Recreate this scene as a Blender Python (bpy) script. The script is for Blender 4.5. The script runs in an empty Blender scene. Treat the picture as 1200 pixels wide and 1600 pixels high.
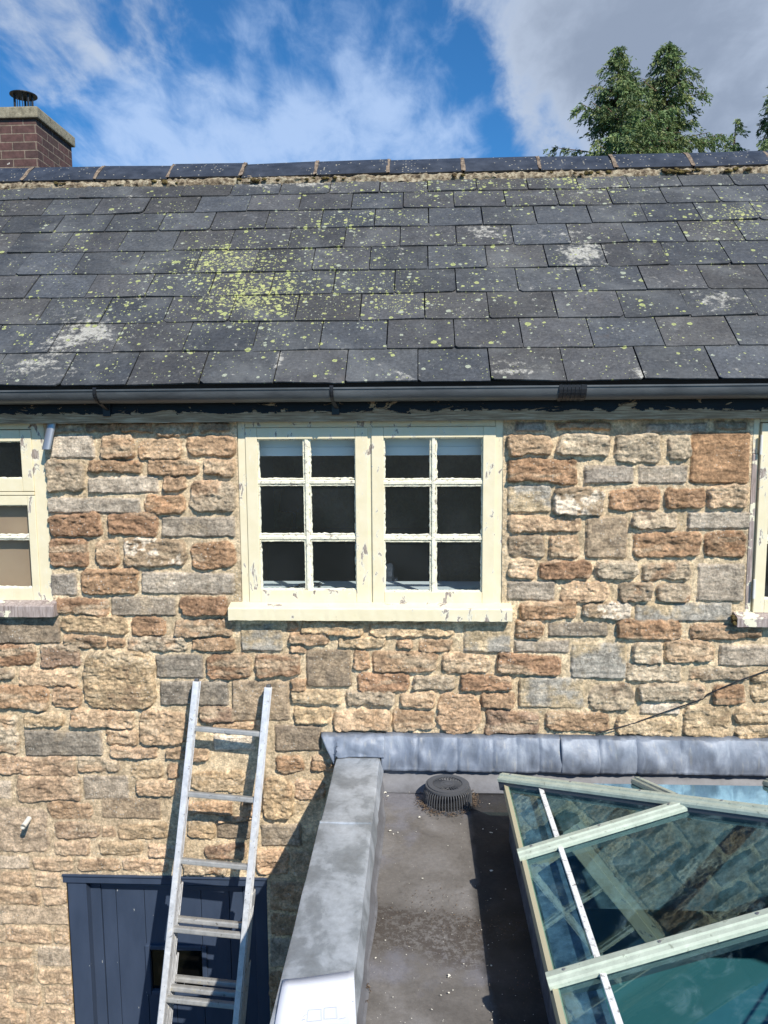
import bpy, bmesh, math, random
import numpy as np
from mathutils import Vector, Matrix
R = math.radians
rnd = random.Random(11)
scene = bpy.context.scene
col = scene.collection

# ------------------------------------------------------------------ camera
CAM = Vector((0.0, -3.47, 4.2))
YAW, PITCH, ROLL, FPX = 2.6, 6.66, -0.40, 1200.0
cd = bpy.data.cameras.new('camera'); cam = bpy.data.objects.new('camera', cd); col.objects.link(cam)
cam.location = CAM
CR = Matrix.Rotation(R(YAW), 3, 'Z') @ Matrix.Rotation(R(90-PITCH), 3, 'X') @ Matrix.Rotation(R(ROLL), 3, 'Z')
cam.rotation_euler = CR.to_euler()
cd.sensor_fit = 'VERTICAL'; cd.sensor_height = 36; cd.lens = 36*FPX/1600
cd.clip_start = 0.05; cd.clip_end = 3000
scene.camera = cam
scene.render.resolution_x = 768; scene.render.resolution_y = 1024

# ------------------------------------------------------------------ sun direction, sky, exposure
SUN = Vector((-0.55, 0.88, -1.0)).normalized()
ELEV = math.asin(-SUN.z); AZ = math.atan2(-SUN.x, -SUN.y)      # azimuth of the sun measured from +Y towards +X
scene.view_settings.view_transform = 'Standard'; scene.view_settings.look = 'None'
scene.view_settings.exposure = 0.33; scene.view_settings.gamma = 1
SUN_STRENGTH = 4.6; SKY_STRENGTH = 0.085

# ------------------------------------------------------------------ node helpers
class NT:
    def __init__(s, tree): s.t = tree; s.n = tree.nodes; s.l = tree.links
    def node(s, typ, ins=None, **kw):
        n = s.n.new(typ)
        for k, v in kw.items(): setattr(n, k, v)
        if ins:
            for k, v in ins.items(): s.put(n.inputs[k], v)
        return n
    def put(s, sock, v):
        if isinstance(v, bpy.types.NodeSocket): s.l.new(v, sock)
        elif isinstance(v, bpy.types.Node): s.l.new(v.outputs[0], sock)
        else:
            if sock.type == 'RGBA' and isinstance(v, (tuple, list)) and len(v) == 3: v = (*v, 1)
            sock.default_value = v
    def m(s, op, a, b=0.0, c=0.0, clamp=False):
        n = s.node('ShaderNodeMath', {0: a, 1: b, 2: c}, operation=op, use_clamp=clamp); return n.outputs[0]
    def v(s, op, a, b=(0,0,0)):
        n = s.node('ShaderNodeVectorMath', {0: a, 1: b}, operation=op)
        return n.outputs['Value'] if op in ('DOT_PRODUCT', 'LENGTH', 'DISTANCE') else n.outputs[0]
    def ramp(s, x, stops, interp='LINEAR'):
        n = s.node('ShaderNodeValToRGB', {0: x}); e = n.color_ramp.elements; n.color_ramp.interpolation = interp
        while len(e) < len(stops): e.new(0.5)
        for i, (p, c) in enumerate(stops):
            e[i].position = p; e[i].color = (c, c, c, 1) if isinstance(c, (int, float)) else (*c, 1)
        return n.outputs[0]
    def step(s, x, a, b):
        n = s.node('ShaderNodeMapRange', {0: x, 1: a, 2: b, 3: 0.0, 4: 1.0}, interpolation_type='SMOOTHSTEP'); return n.outputs[0]
    def mix(s, f, a, b, blend='MIX'):
        n = s.node('ShaderNodeMix', data_type='RGBA', blend_type=blend); n.clamp_factor = True
        s.put(n.inputs[0], f); s.put(n.inputs[6], a); s.put(n.inputs[7], b); return n.outputs[2]
    def noise(s, vec, scale, detail=4, rough=0.55, dist=0.0):
        n = s.node('ShaderNodeTexNoise', {'Vector': vec, 'Scale': scale, 'Detail': detail, 'Roughness': rough, 'Distortion': dist}); return n.outputs[0]
    def bump(s, h, strength=0.5, dist=0.01, normal=None):
        d = {'Height': h, 'Strength': strength, 'Distance': dist}
        if normal is not None: d['Normal'] = normal
        return s.node('ShaderNodeBump', d).outputs[0]
    def mapping(s, vec, scale=(1,1,1), rot=(0,0,0), loc=(0,0,0)):
        return s.node('ShaderNodeMapping', {'Vector': vec, 'Scale': scale, 'Rotation': rot, 'Location': loc}).outputs[0]
def srgb(r, g, b, k=1.0):
    f = lambda c: ((c/255+0.055)/1.055)**2.4 if c/255 > 0.04045 else c/255/12.92
    return (f(r)*k, f(g)*k, f(b)*k)
MATS = {}
def material(name, color=(0.5,0.5,0.5), rough=0.7, metallic=0.0, build=None, spec=0.5):
    if name in MATS: return MATS[name]
    m = bpy.data.materials.new(name); m.use_nodes = True; t = NT(m.node_tree)
    bs = m.node_tree.nodes['Principled BSDF']
    t.put(bs.inputs['Base Color'], color if len(color) == 4 else (*color, 1)); t.put(bs.inputs['Roughness'], rough); t.put(bs.inputs['Metallic'], metallic)
    bs.inputs['Specular IOR Level'].default_value = spec
    if build: build(t, bs)
    MATS[name] = m; return m

# ------------------------------------------------------------------ world: physical sky with clouds by direction
def ray(u, v):
    d = CR @ Vector(((u-600)/FPX, -(v-800)/FPX, -1.0)); return d.normalized()
w = bpy.data.worlds.new('World'); scene.world = w; w.use_nodes = True
t = NT(w.node_tree); t.n.clear()
sky = t.node('ShaderNodeTexSky'); sky.sky_type = 'NISHITA'; sky.sun_disc = False
sky.sun_elevation = ELEV; sky.sun_rotation = AZ; sky.altitude = 200; sky.air_density = 1.0; sky.dust_density = 0.3; sky.ozone_density = 2.2
tc = t.node('ShaderNodeTexCoord').outputs['Generated']
dirn = t.v('NORMALIZE', tc)
sep = t.node('ShaderNodeSeparateXYZ', {0: dirn})
inv = t.m('DIVIDE', 1.0, t.m('ADD', t.m('MAXIMUM', sep.outputs[2], 0.0), 0.22))
plane = t.node('ShaderNodeCombineXYZ', {0: t.m('MULTIPLY', sep.outputs[0], inv), 1: t.m('MULTIPLY', sep.outputs[1], inv), 2: 0.0}).outputs[0]
n1 = t.noise(t.mapping(plane, (1.0, 1.0, 1.0), (0,0,0.5), (3.1, 7.7, 0)), 2.6, 9, 0.58, 0.55)
n2 = t.noise(t.mapping(plane, (1.5, 0.75, 1.0), (0,0,-0.35), (1.1, 4.7, 0)), 9.0, 9, 0.58, 0.3)
def blob(u, v, deg, amp):
    k = 1.0/(1-math.cos(R(deg)))
    d = t.v('DOT_PRODUCT', dirn, tuple(ray(u, v)))
    return t.m('MULTIPLY', t.m('EXPONENT', t.m('MULTIPLY', t.m('SUBTRACT', d, 1.0), k)), amp)
heavy = 0.0
for b in [(110,30,6,.36), (-60,40,5,.15), (250,10,4,.10), (1000,130,8,.62), (870,70,4.5,.3), (1200,60,12,.5), (760,-60,5,.25), (1150,330,6,.2),
          (560,160,8,-.2), (480,20,5,-.25), (660,120,4,-.2), (-20,120,2.5,-.35), (720,150,3.5,-.2), (150,220,5,-.15)]:
    heavy = t.m('ADD', blob(*b), heavy)
thin = 0.0
for b in [(400,235,4.5,.36), (250,235,4,.22), (180,200,5,.2), (600,170,5,.2), (520,235,4,.30), (410,45,2.0,.22), (700,235,3,.26), (560,120,3,.08), (230,160,3,.1)]:
    thin = t.m('ADD', blob(*b), thin)
dens_h = t.step(t.m('ADD', t.m('ADD', heavy, t.m('MULTIPLY', t.m('SUBTRACT', n1, 0.5), 1.0)), t.m('MULTIPLY', t.m('SUBTRACT', n2, 0.5), 0.85)), 0.08, 0.60)
dens_t = t.m('MULTIPLY', t.step(t.m('ADD', t.m('ADD', thin, t.m('MULTIPLY', t.m('SUBTRACT', n2, 0.5), 0.85)), t.m('MULTIPLY', t.m('SUBTRACT', n1, 0.5), 0.5)), 0.02, 0.55), 0.75)
thick = t.step(t.m('ADD', t.m('ADD', heavy, t.m('MULTIPLY', t.m('SUBTRACT', n2, 0.5), 0.6)), t.m('MULTIPLY', t.m('SUBTRACT', n1, 0.5), 0.9)), 0.35, 1.0)
S = 1.0/SKY_STRENGTH
edgec = tuple(c*S for c in (0.44, 0.51, 0.63)); corec = tuple(c*S for c in (0.25, 0.30, 0.39)); thinc = tuple(c*S for c in (0.44, 0.57, 0.80))
skyc = t.mix(1.0, sky.outputs[0], (0.34, 0.88, 1.30, 1), 'MULTIPLY')
cloudc = t.mix(thick, edgec, corec)
c = t.mix(dens_t, skyc, thinc)
c = t.mix(t.m('MULTIPLY', dens_h, 0.93), c, cloudc)
c = t.mix(t.step(sep.outputs[2], -0.02, 0.03), (0.09*S*.5, 0.10*S*.5, 0.07*S*.5, 1), c)
bg = t.node('ShaderNodeBackground', {'Color': c, 'Strength': SKY_STRENGTH})
t.l.new(bg.outputs[0], t.node('ShaderNodeOutputWorld').inputs[0])

sl = bpy.data.lights.new('sun', 'SUN'); so = bpy.data.objects.new('sun', sl); col.objects.link(so)
sl.energy = SUN_STRENGTH; sl.angle = R(0.53); sl.color = (1.0, 0.935, 0.83)
so.rotation_euler = SUN.to_track_quat('-Z', 'Y').to_euler(); so.location = (4, -6, 9)

# ------------------------------------------------------------------ geometry helpers
def hit(u, v, p0, n):
    d = ray(u, v); p0 = Vector(p0); n = Vector(n)
    return CAM + d*((p0-CAM).dot(n)/d.dot(n))
def PY(u, v, y=0.0): return hit(u, v, (0, y, 0), (0, 1, 0))
def PZ(u, v, z): return hit(u, v, (0, 0, z), (0, 0, 1))
def PX(u, v, x): return hit(u, v, (x, 0, 0), (1, 0, 0))

def link(name, me, mat=None, parent=None, smooth=False):
    o = bpy.data.objects.new(name, me); col.objects.link(o)
    if mat is not None: me.materials.append(mat)
    if parent is not None:
        o.parent = parent
        o.matrix_parent_inverse = parent.matrix_world.inverted() if False else Matrix.Translation(-parent.location)
    if smooth: me.shade_smooth()
    return o
def tag(o, label=None, cat=None, group=None, kind=None):
    if label: o['label'] = label
    if cat: o['category'] = cat
    if group: o['group'] = group
    if kind: o['kind'] = kind
    return o
def empty(name, loc):
    o = bpy.data.objects.new(name, None); col.objects.link(o); o.location = loc; o.empty_display_size = 0.1; return o
class MB:
    """collects pieces and links them as one mesh object"""
    def __init__(s): s.v = []; s.f = []
    def raw(s, vs, fs):
        b = len(s.v); s.v += [tuple(p) for p in vs]; s.f += [tuple(b+i for i in f) for f in fs]; return s
    def box(s, a, b, bev=0.0):
        x0,y0,z0 = (min(a[i], b[i]) for i in range(3)); x1,y1,z1 = (max(a[i], b[i]) for i in range(3))
        if bev <= 0:
            return s.raw([(x0,y0,z0),(x1,y0,z0),(x1,y1,z0),(x0,y1,z0),(x0,y0,z1),(x1,y0,z1),(x1,y1,z1),(x0,y1,z1)],
                         [(0,3,2,1),(4,5,6,7),(0,1,5,4),(1,2,6,5),(2,3,7,6),(3,0,4,7)])
        bm = bmesh.new(); bmesh.ops.create_cube(bm, size=1)
        for v in bm.verts: v.co = Vector((x0+(v.co.x+.5)*(x1-x0), y0+(v.co.y+.5)*(y1-y0), z0+(v.co.z+.5)*(z1-z0)))
        bmesh.ops.bevel(bm, geom=bm.edges[:], offset=bev, segments=2, affect='EDGES', profile=.6)
        bm.verts.ensure_lookup_table(); bm.verts.index_update()
        s.raw([v.co for v in bm.verts], [[v.index for v in f.verts] for f in bm.faces]); bm.free(); return s
    def obox(s, p, q, wx, wy, side=Vector((1,0,0)), bev=0.0):
        """bar from p to q, width wx along side and wy along the third axis"""
        p = Vector(p); q = Vector(q); d = q-p; L = d.length; d.normalize()
        x = (side - d*side.dot(d)).normalized(); y = d.cross(x)
        t = MB().box((-wx/2,-wy/2,0), (wx/2,wy/2,L), bev)
        return s.raw([p + x*a + y*b + d*c for a,b,c in t.v], t.f)
    def tube(s, pts, r, n=10, caps=True, radii=None):
        pts = [Vector(p) for p in pts]; rings = []
        prev = None
        for i, p in enumerate(pts):
            d = (pts[min(i+1,len(pts)-1)] - pts[max(i-1,0)]).normalized()
            if prev is None:
                x = d.orthogonal().normalized()
            else: x = (prev - d*prev.dot(d)).normalized()
            prev = x; y = d.cross(x); rr = radii[i] if radii else r
            rings.append([p + (x*math.cos(2*math.pi*k/n) + y*math.sin(2*math.pi*k/n))*rr for k in range(n)])
        vs = [v for ring in rings for v in ring]; fs = []
        for i in range(len(pts)-1):
            for k in range(n): fs.append((i*n+k, i*n+(k+1)%n, (i+1)*n+(k+1)%n, (i+1)*n+k))
        if caps: fs.append(tuple(range(n))[::-1]); fs.append(tuple((len(pts)-1)*n+k for k in range(n)))
        return s.raw(vs, fs)
    def prism(s, outline, depth_vec):
        n = len(outline); d = Vector(depth_vec)
        vs = [Vector(p) for p in outline] + [Vector(p)+d for p in outline]
        fs = [tuple(range(n)), tuple(range(2*n-1, n-1, -1))] + [(i, (i+1)%n+0, (i+1)%n+n, i+n) for i in range(n)]
        fs = [fs[0][::-1], fs[1][::-1]] + fs[2:]
        return s.raw(vs, fs)
    def sweepx(s, prof, xs, jit=None):
        """profile of (y,z) swept along the x values"""
        n = len(prof); vs = []
        for i, x in enumerate(xs):
            for j, (y, z) in enumerate(prof):
                dx, dy, dz = jit(x, j) if jit else (0,0,0); vs.append((x+dx, y+dy, z+dz))
        fs = [(i*n+j, (i+1)*n+j, (i+1)*n+j+1, i*n+j+1) for i in range(len(xs)-1) for j in range(n-1)]
        return s.raw(vs, fs)
    def build(s, name, mat, parent=None, smooth=False, fix=True):
        me = bpy.data.meshes.new(name); me.from_pydata(s.v, [], s.f)
        if fix:
            bm = bmesh.new(); bm.from_mesh(me); bmesh.ops.recalc_face_normals(bm, faces=bm.faces[:]); bm.to_mesh(me); bm.free()
        me.update()
        o = link(name, me, mat, parent)
        if smooth:
            me.shade_smooth()
            try: me.set_sharp_from_angle(angle=R(38))
            except Exception: pass
        return o

# numpy noise
def _h(ix, iy, seed):
    h = (ix.astype(np.int64)*374761393 + iy.astype(np.int64)*668265263 + seed*2147483647) & 0xffffffff
    h = ((h ^ (h >> 13))*1274126177) & 0xffffffff
    return ((h ^ (h >> 16)) & 0xffff)/65535.0
def vn(x, y, seed=0):
    ix = np.floor(x); iy = np.floor(y); fx = x-ix; fy = y-iy
    fx = fx*fx*fx*(fx*(fx*6-15)+10); fy = fy*fy*fy*(fy*(fy*6-15)+10)
    a = _h(ix,iy,seed); b = _h(ix+1,iy,seed); c = _h(ix,iy+1,seed); d = _h(ix+1,iy+1,seed)
    return (a*(1-fx)+b*fx)*(1-fy) + (c*(1-fx)+d*fx)*fy
def fbm(x, y, seed=0, oct=4, gain=0.5):
    s = 0; a = 1; tot = 0
    for o in range(oct):
        s = s + a*(vn(x*2**o+o*17.3, y*2**o+o*9.1, seed+o)-.5)*2; tot += a; a *= gain
    return s/tot
def sstep(x, a, b):
    t = np.clip((x-a)/(b-a), 0, 1); return t*t*(3-2*t)
# ------------------------------------------------------------------ materials
def coords(t): return t.node('ShaderNodeTexCoord').outputs['Object']
def b_wall(t, bs):
    co = coords(t); at = t.node('ShaderNodeVertexColor', layer_name='stone').outputs[0]
    fine = t.noise(co, 85, 6, 0.7); mid = t.noise(co, 24, 5, 0.65, 0.4)
    c = t.mix(1.0, at, t.ramp(mid, [(0.28, 0.5), (0.5, 1.0), (0.72, 1.45)]), 'MULTIPLY')
    c = t.mix(1.0, c, t.ramp(fine, [(0.28, 0.5), (0.5, 1.0), (0.72, 1.5)]), 'MULTIPLY')
    vor = t.node('ShaderNodeTexVoronoi', {'Vector': t.mapping(co, (1,1,1)), 'Scale': 95, 'Randomness': 1.0})
    sp = t.m('MULTIPLY', t.m('LESS_THAN', vor.outputs['Distance'], 0.30), t.m('GREATER_THAN', t.node('ShaderNodeSeparateColor', {0: vor.outputs['Color']}).outputs[0], 0.80))
    sp = t.m('MULTIPLY', sp, t.step(t.noise(co, 6, 3), 0.42, 0.6))
    c = t.mix(t.m('MULTIPLY', sp, 0.75), c, (0.62, 0.59, 0.52, 1))
    t.put(bs.inputs['Base Color'], c)
    h = t.m('ADD', t.m('MULTIPLY', t.noise(co, 60, 8, 0.72, 0.3), 1.0), t.m('MULTIPLY', t.noise(co, 190, 4, 0.7), 0.4))
    t.put(bs.inputs['Normal'], t.bump(h, 1.0, 0.010)); t.put(bs.inputs['Roughness'], 0.92); bs.inputs['Specular IOR Level'].default_value = 0.2
M_WALL = material('sandstone_rubble', build=b_wall)

def b_plain_wall(t, bs):
    co = coords(t); n = t.noise(co, 9, 6, 0.7)
    t.put(bs.inputs['Base Color'], t.ramp(n, [(0.3, srgb(120,98,72)), (0.7, srgb(190,165,125))])); t.put(bs.inputs['Normal'], t.bump(n, 0.8, 0.02))
M_PLAIN = material('rough_stonework', rough=0.9, build=b_plain_wall)

# roof slates: stones' own colour per slate, riven bump, lichen rings and pale crust in patches
def b_slate(t, bs):
    uv = t.node('ShaderNodeUVMap', uv_map='roof').outputs[0]
    at = t.node('ShaderNodeVertexColor', layer_name='tone').outputs[0]
    su = t.node('ShaderNodeSeparateXYZ', {0: uv})
    def g(u, v, sx, sy, a):
        p = ROOFUV(u, v); qx = ROOFUV(u+sx, v); qy = ROOFUV(u, v-sy)
        ax = abs(qx[0]-p[0]); ay = abs(qy[1]-p[1])
        dx = t.m('DIVIDE', t.m('SUBTRACT', su.outputs[0], p[0]), ax); dy = t.m('DIVIDE', t.m('SUBTRACT', su.outputs[1], p[1]), ay)
        e = t.m('EXPONENT', t.m('MULTIPLY', t.m('ADD', t.m('MULTIPLY', dx, dx), t.m('MULTIPLY', dy, dy)), -1.0))
        return t.m('MULTIPLY', e, a)
    def total(lst):
        s = 0.0
        for q in lst: s = t.m('ADD', g(*q), s)
        return s
    yel = total([(350,410,75,28,.55), (400,470,70,28,.55), (460,440,110,60,.22), (620,470,60,28,.40), (545,345,70,14,.30), (1160,335,50,18,.45), (900,285,60,18,.38), (700,290,160,22,.22), (290,480,140,55,.16), (580,400,80,50,.12), (1120,360,80,30,.2), (160,480,60,20,.14), (800,460,160,60,.06)])
    wht = total([(130,525,52,22,.75), (60,575,60,22,.42), (495,288,40,8,.6), (755,365,40,14,.5), (905,398,40,18,.75), (880,365,60,10,.3), (800,580,40,14,.5), (640,590,30,10,.35), (1120,470,40,14,.4), (1050,440,45,12,.3), (410,290,20,8,.6),(1000,590,12,18,.5),(437,560,8,22,.5), (560,275,200,12,.2), (950,300,70,20,.22)])
    base = t.mix(1.0, at, t.ramp(t.noise(uv, 7, 6, 0.65), [(0.3, 0.72), (0.7, 1.3)]), 'MULTIPLY')
    base = t.mix(1.0, base, t.ramp(t.noise(uv, 60, 6, 0.75), [(0.3, 0.55), (0.5, 1.0), (0.7, 1.6)]), 'MULTIPLY')
    base = t.mix(t.m('MULTIPLY', t.step(t.noise(uv, 3.1, 5, 0.6, 0.5), 0.48, 0.74), 0.55), base, srgb(112,114,114)+(1,))
    base = t.mix(t.m('MULTIPLY', t.step(t.noise(t.mapping(uv, (1,1,1), (0,0,0), (5,2,0)), 5, 6, 0.7), 0.60, 0.74), 0.45), base, srgb(80,68,58)+(1,))
    wn = t.m('MULTIPLY', t.noise(uv, 26, 7, 0.72, 0.3), 0.75)
    wn = t.m('ADD', wn, t.m('MULTIPLY', t.noise(uv, 6, 3), 0.25))
    wm = t.step(t.m('ADD', wn, t.m('MULTIPLY', wht, 0.27)), 0.575, 0.70)
    base = t.mix(t.m('MULTIPLY', wm, 0.8), base, t.ramp(t.noise(uv, 80, 3), [(0.3, srgb(150,146,134)), (0.7, srgb(205,202,192))]))
    crust = t.step(t.m('ADD', t.m('MULTIPLY', t.m('SUBTRACT', t.noise(uv, 38, 6, 0.7, 0.4), 0.5), 1.1), t.m('MULTIPLY', yel, 0.28)), 0.235, 0.265)
    base = t.mix(t.m('MULTIPLY', crust, 0.8), base, t.ramp(t.noise(uv, 120, 3), [(0.3, srgb(140,144,96)), (0.7, srgb(204,204,136))]))
    for sc, thr, seed, rr in ((27, 0.955, 0, 0.36), (40, 0.94, 5.5, 0.36), (62, 0.93, 3.3, 0.32), (95, 0.90, 8.1, 0.28)):
        vo = t.node('ShaderNodeTexVoronoi', {'Vector': t.mapping(uv, (1,1,1), (0,0,0), (seed,seed*2,0)), 'Scale': sc, 'Randomness': 0.9})
        rc = t.node('ShaderNodeSeparateColor', {0: vo.outputs['Color']})
        dist = t.m('ADD', vo.outputs['Distance'], t.m('MULTIPLY', t.m('SUBTRACT', t.noise(uv, sc*3.2, 3), 0.5), 0.35))
        rad = t.m('MULTIPLY', t.m('ADD', t.m('MULTIPLY', rc.outputs[1], 0.6), 0.55), rr)
        inside = t.step(t.m('SUBTRACT', rad, dist), -0.03, 0.03)
        clump = t.m('SUBTRACT', t.m('MULTIPLY', t.m('SUBTRACT', t.noise(uv, 4.5, 3), 0.5), 0.55), 0.015)
        ok = t.m('GREATER_THAN', t.m('ADD', t.m('ADD', rc.outputs[0], yel), clump), thr)
        lich = t.mix(rc.outputs[2], srgb(178,186,118)+(1,), srgb(208,206,134)+(1,))
        lich = t.mix(t.step(t.m('DIVIDE', dist, rad), 0.55, 0.2), lich, srgb(150,156,104)+(1,))
        lich = t.mix(t.m('GREATER_THAN', t.m('SUBTRACT', rc.outputs[2], t.m('MULTIPLY', yel, 1.2)), 0.52), lich, srgb(176,182,158)+(1,))
        lich = t.mix(1.0, lich, t.ramp(t.noise(uv, 160, 2), [(0.3, 0.6), (0.7, 1.1)]), 'MULTIPLY')
        base = t.mix(t.m('MULTIPLY', t.m('MULTIPLY', inside, ok), 0.85), base, lich)
    t.put(bs.inputs['Base Color'], base)
    h = t.m('ADD', t.noise(t.mapping(uv, (1.0, 0.7, 1)), 24, 8, 0.68, 0.6), t.m('MULTIPLY', wm, 0.25))
    t.put(bs.inputs['Normal'], t.bump(h, 0.75, 0.006)); t.put(bs.inputs['Roughness'], t.ramp(t.noise(uv, 18, 4), [(0.3, 0.5), (0.7, 0.8)]))

def b_paint(t, bs):
    co = coords(t)
    n = t.noise(t.mapping(co, (1, 1, 0.45)), 22, 7, 0.68, 0.6); big = t.noise(co, 5, 3)
    f = t.step(t.m('ADD', n, t.m('MULTIPLY', t.m('SUBTRACT', big, 0.5), 0.55)), 0.615, 0.63)
    halo = t.step(t.m('ADD', n, t.m('MULTIPLY', t.m('SUBTRACT', big, 0.5), 0.55)), 0.575, 0.61)
    pc = t.ramp(t.noise(co, 14, 5, 0.6), [(0.3, (0.76, 0.67, 0.45)), (0.7, (0.82, 0.735, 0.53))])
    pc = t.mix(t.m('MULTIPLY', halo, 0.55), pc, (0.80, 0.79, 0.70, 1))
    wood = t.ramp(t.noise(t.mapping(co, (3, 3, 0.6)), 60, 4), [(0.3, srgb(120,108,98)), (0.7, srgb(182,170,160))])
    cr = t.step(t.noise(t.mapping(co, (1.0, 1.0, 0.16)), 95, 3, 0.7), 0.70, 0.74)
    c = t.mix(t.m('MULTIPLY', cr, 0.5), pc, srgb(140,128,104)+(1,))
    t.put(bs.inputs['Base Color'], t.mix(f, c, wood)); t.put(bs.inputs['Roughness'], t.mix(f, (0.42,)*3, (0.9,)*3))
    h = t.m('ADD', t.m('MULTIPLY', t.m('SUBTRACT', 1.0, f), 0.35), t.m('MULTIPLY', t.noise(co, 40, 4), 0.5))
    t.put(bs.inputs['Normal'], t.bump(h, 0.5, 0.003))
M_CREAM = material('flaking_cream_paint', build=b_paint)
def b_putty(t, bs):
    co = coords(t); n = t.noise(co, 55, 6, 0.7, 0.4)
    t.put(bs.inputs['Base Color'], t.ramp(n, [(0.36, srgb(150,140,128)), (0.44, srgb(235,230,210)), (0.58, (0.8,0.77,0.6)), (0.72, srgb(238,236,228))]))
    t.put(bs.inputs['Normal'], t.bump(n, 0.8, 0.004)); t.put(bs.inputs['Roughness'], 0.7)
M_PUTTY = material('cracked_putty_paint', build=b_putty)
def b_weather(t, bs):
    co = coords(t); n = t.noise(t.mapping(co, (1,1,0.12)), 90, 5, 0.7)
    p = t.step(t.noise(co, 13, 5, 0.6), 0.57, 0.6)
    t.put(bs.inputs['Base Color'], t.mix(p, t.ramp(n, [(0.3, srgb(118,104,98)), (0.7, srgb(190,176,170))]), (0.78,0.74,0.56,1))); t.put(bs.inputs['Normal'], t.bump(n, 0.8, 0.004)); t.put(bs.inputs['Roughness'], 0.88)
M_BAREWOOD = material('bare_weathered_wood', build=b_weather)
def b_fascia(t, bs):
    co = coords(t); s = t.node('ShaderNodeSeparateXYZ', {0: co})
    n = t.noise(t.mapping(co, (0.55, 1, 1.5)), 16, 8, 0.7, 0.8)
    low = t.step(s.outputs[2], FASCIA_LOW+0.060, FASCIA_LOW+0.004)
    f = t.step(t.m('ADD', t.m('MULTIPLY', low, 0.45), n), 0.585, 0.60)
    grain = t.noise(t.mapping(co, (0.10, 1, 2.2)), 75, 5, 0.7)
    wood = t.ramp(grain, [(0.25, srgb(104,80,60)), (0.5, srgb(176,144,114)), (0.75, srgb(234,208,176))])
    t.put(bs.inputs['Base Color'], t.mix(f, (0.008, 0.009, 0.013, 1), wood)); bs.inputs['Specular IOR Level'].default_value = 0.25; t.put(bs.inputs['Roughness'], t.mix(f, (0.4,)*3, (0.9,)*3))
    t.put(bs.inputs['Normal'], t.bump(t.m('ADD', t.m('MULTIPLY', t.m('SUBTRACT', 1.0, f), 0.6), t.m('MULTIPLY', grain, 0.6)), 0.8, 0.004))
def b_gutter(t, bs):
    co = coords(t); n = t.noise(t.mapping(co, (0.3,1,1)), 9, 6, 0.7)
    sp = t.step(t.noise(co, 70, 4, 0.7), 0.68, 0.72)
    c = t.ramp(n, [(0.3, srgb(58,62,66)), (0.7, srgb(98,102,105))])
    t.put(bs.inputs['Base Color'], t.mix(t.m('MULTIPLY', sp, 0.4), c, srgb(140,138,128)+(1,))); t.put(bs.inputs['Roughness'], t.ramp(n, [(0.3, 0.34), (0.7, 0.6)]))
M_GUTTER = material('weathered_grey_plastic', build=b_gutter)
M_BLACK = material('black_plastic', (0.015,0.016,0.02), 0.45)
def b_lead(t, bs):
    co = coords(t); n = t.noise(t.mapping(co, (1,1,0.3)), 14, 6, 0.65, 0.5); st = t.noise(t.mapping(co, (1,1,0.06)), 42, 4, 0.6)
    c = t.ramp(n, [(0.25, srgb(94,101,112)), (0.5, srgb(122,131,146)), (0.75, srgb(158,166,178))])
    c = t.mix(t.m('MULTIPLY', t.step(st, 0.55, 0.72), 0.4), c, srgb(168,166,158)+(1,))
    t.put(bs.inputs['Base Color'], c); t.put(bs.inputs['Roughness'], t.ramp(n, [(0.3, 0.46), (0.7, 0.6)])); bs.inputs['Metallic'].default_value = 0.12
    t.put(bs.inputs['Normal'], t.bump(t.noise(co, 12, 5, 0.6), 0.35, 0.012))
M_LEAD = material('lead_sheet', build=b_lead)
def b_coping(t, bs):
    co = coords(t); n = t.noise(t.mapping(co, (1,0.75,1)), 8, 8, 0.6, 0.25); f = t.noise(co, 45, 5, 0.7)
    c = t.ramp(n, [(0.30, srgb(132,137,141)), (0.46, srgb(150,156,161)), (0.52, srgb(172,178,184)), (0.72, srgb(194,200,206))])
    c = t.mix(1.0, c, t.ramp(f, [(0.3, 0.85), (0.7, 1.12)]), 'MULTIPLY')
    t.put(bs.inputs['Base Color'], c); t.put(bs.inputs['Roughness'], t.ramp(n, [(0.3, 0.42), (0.7, 0.58)])); bs.inputs['Metallic'].default_value = 0.35
    t.put(bs.inputs['Normal'], t.bump(t.noise(co, 7, 4), 0.3, 0.012))
M_COPING = material('patinated_zinc', build=b_coping)
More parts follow.
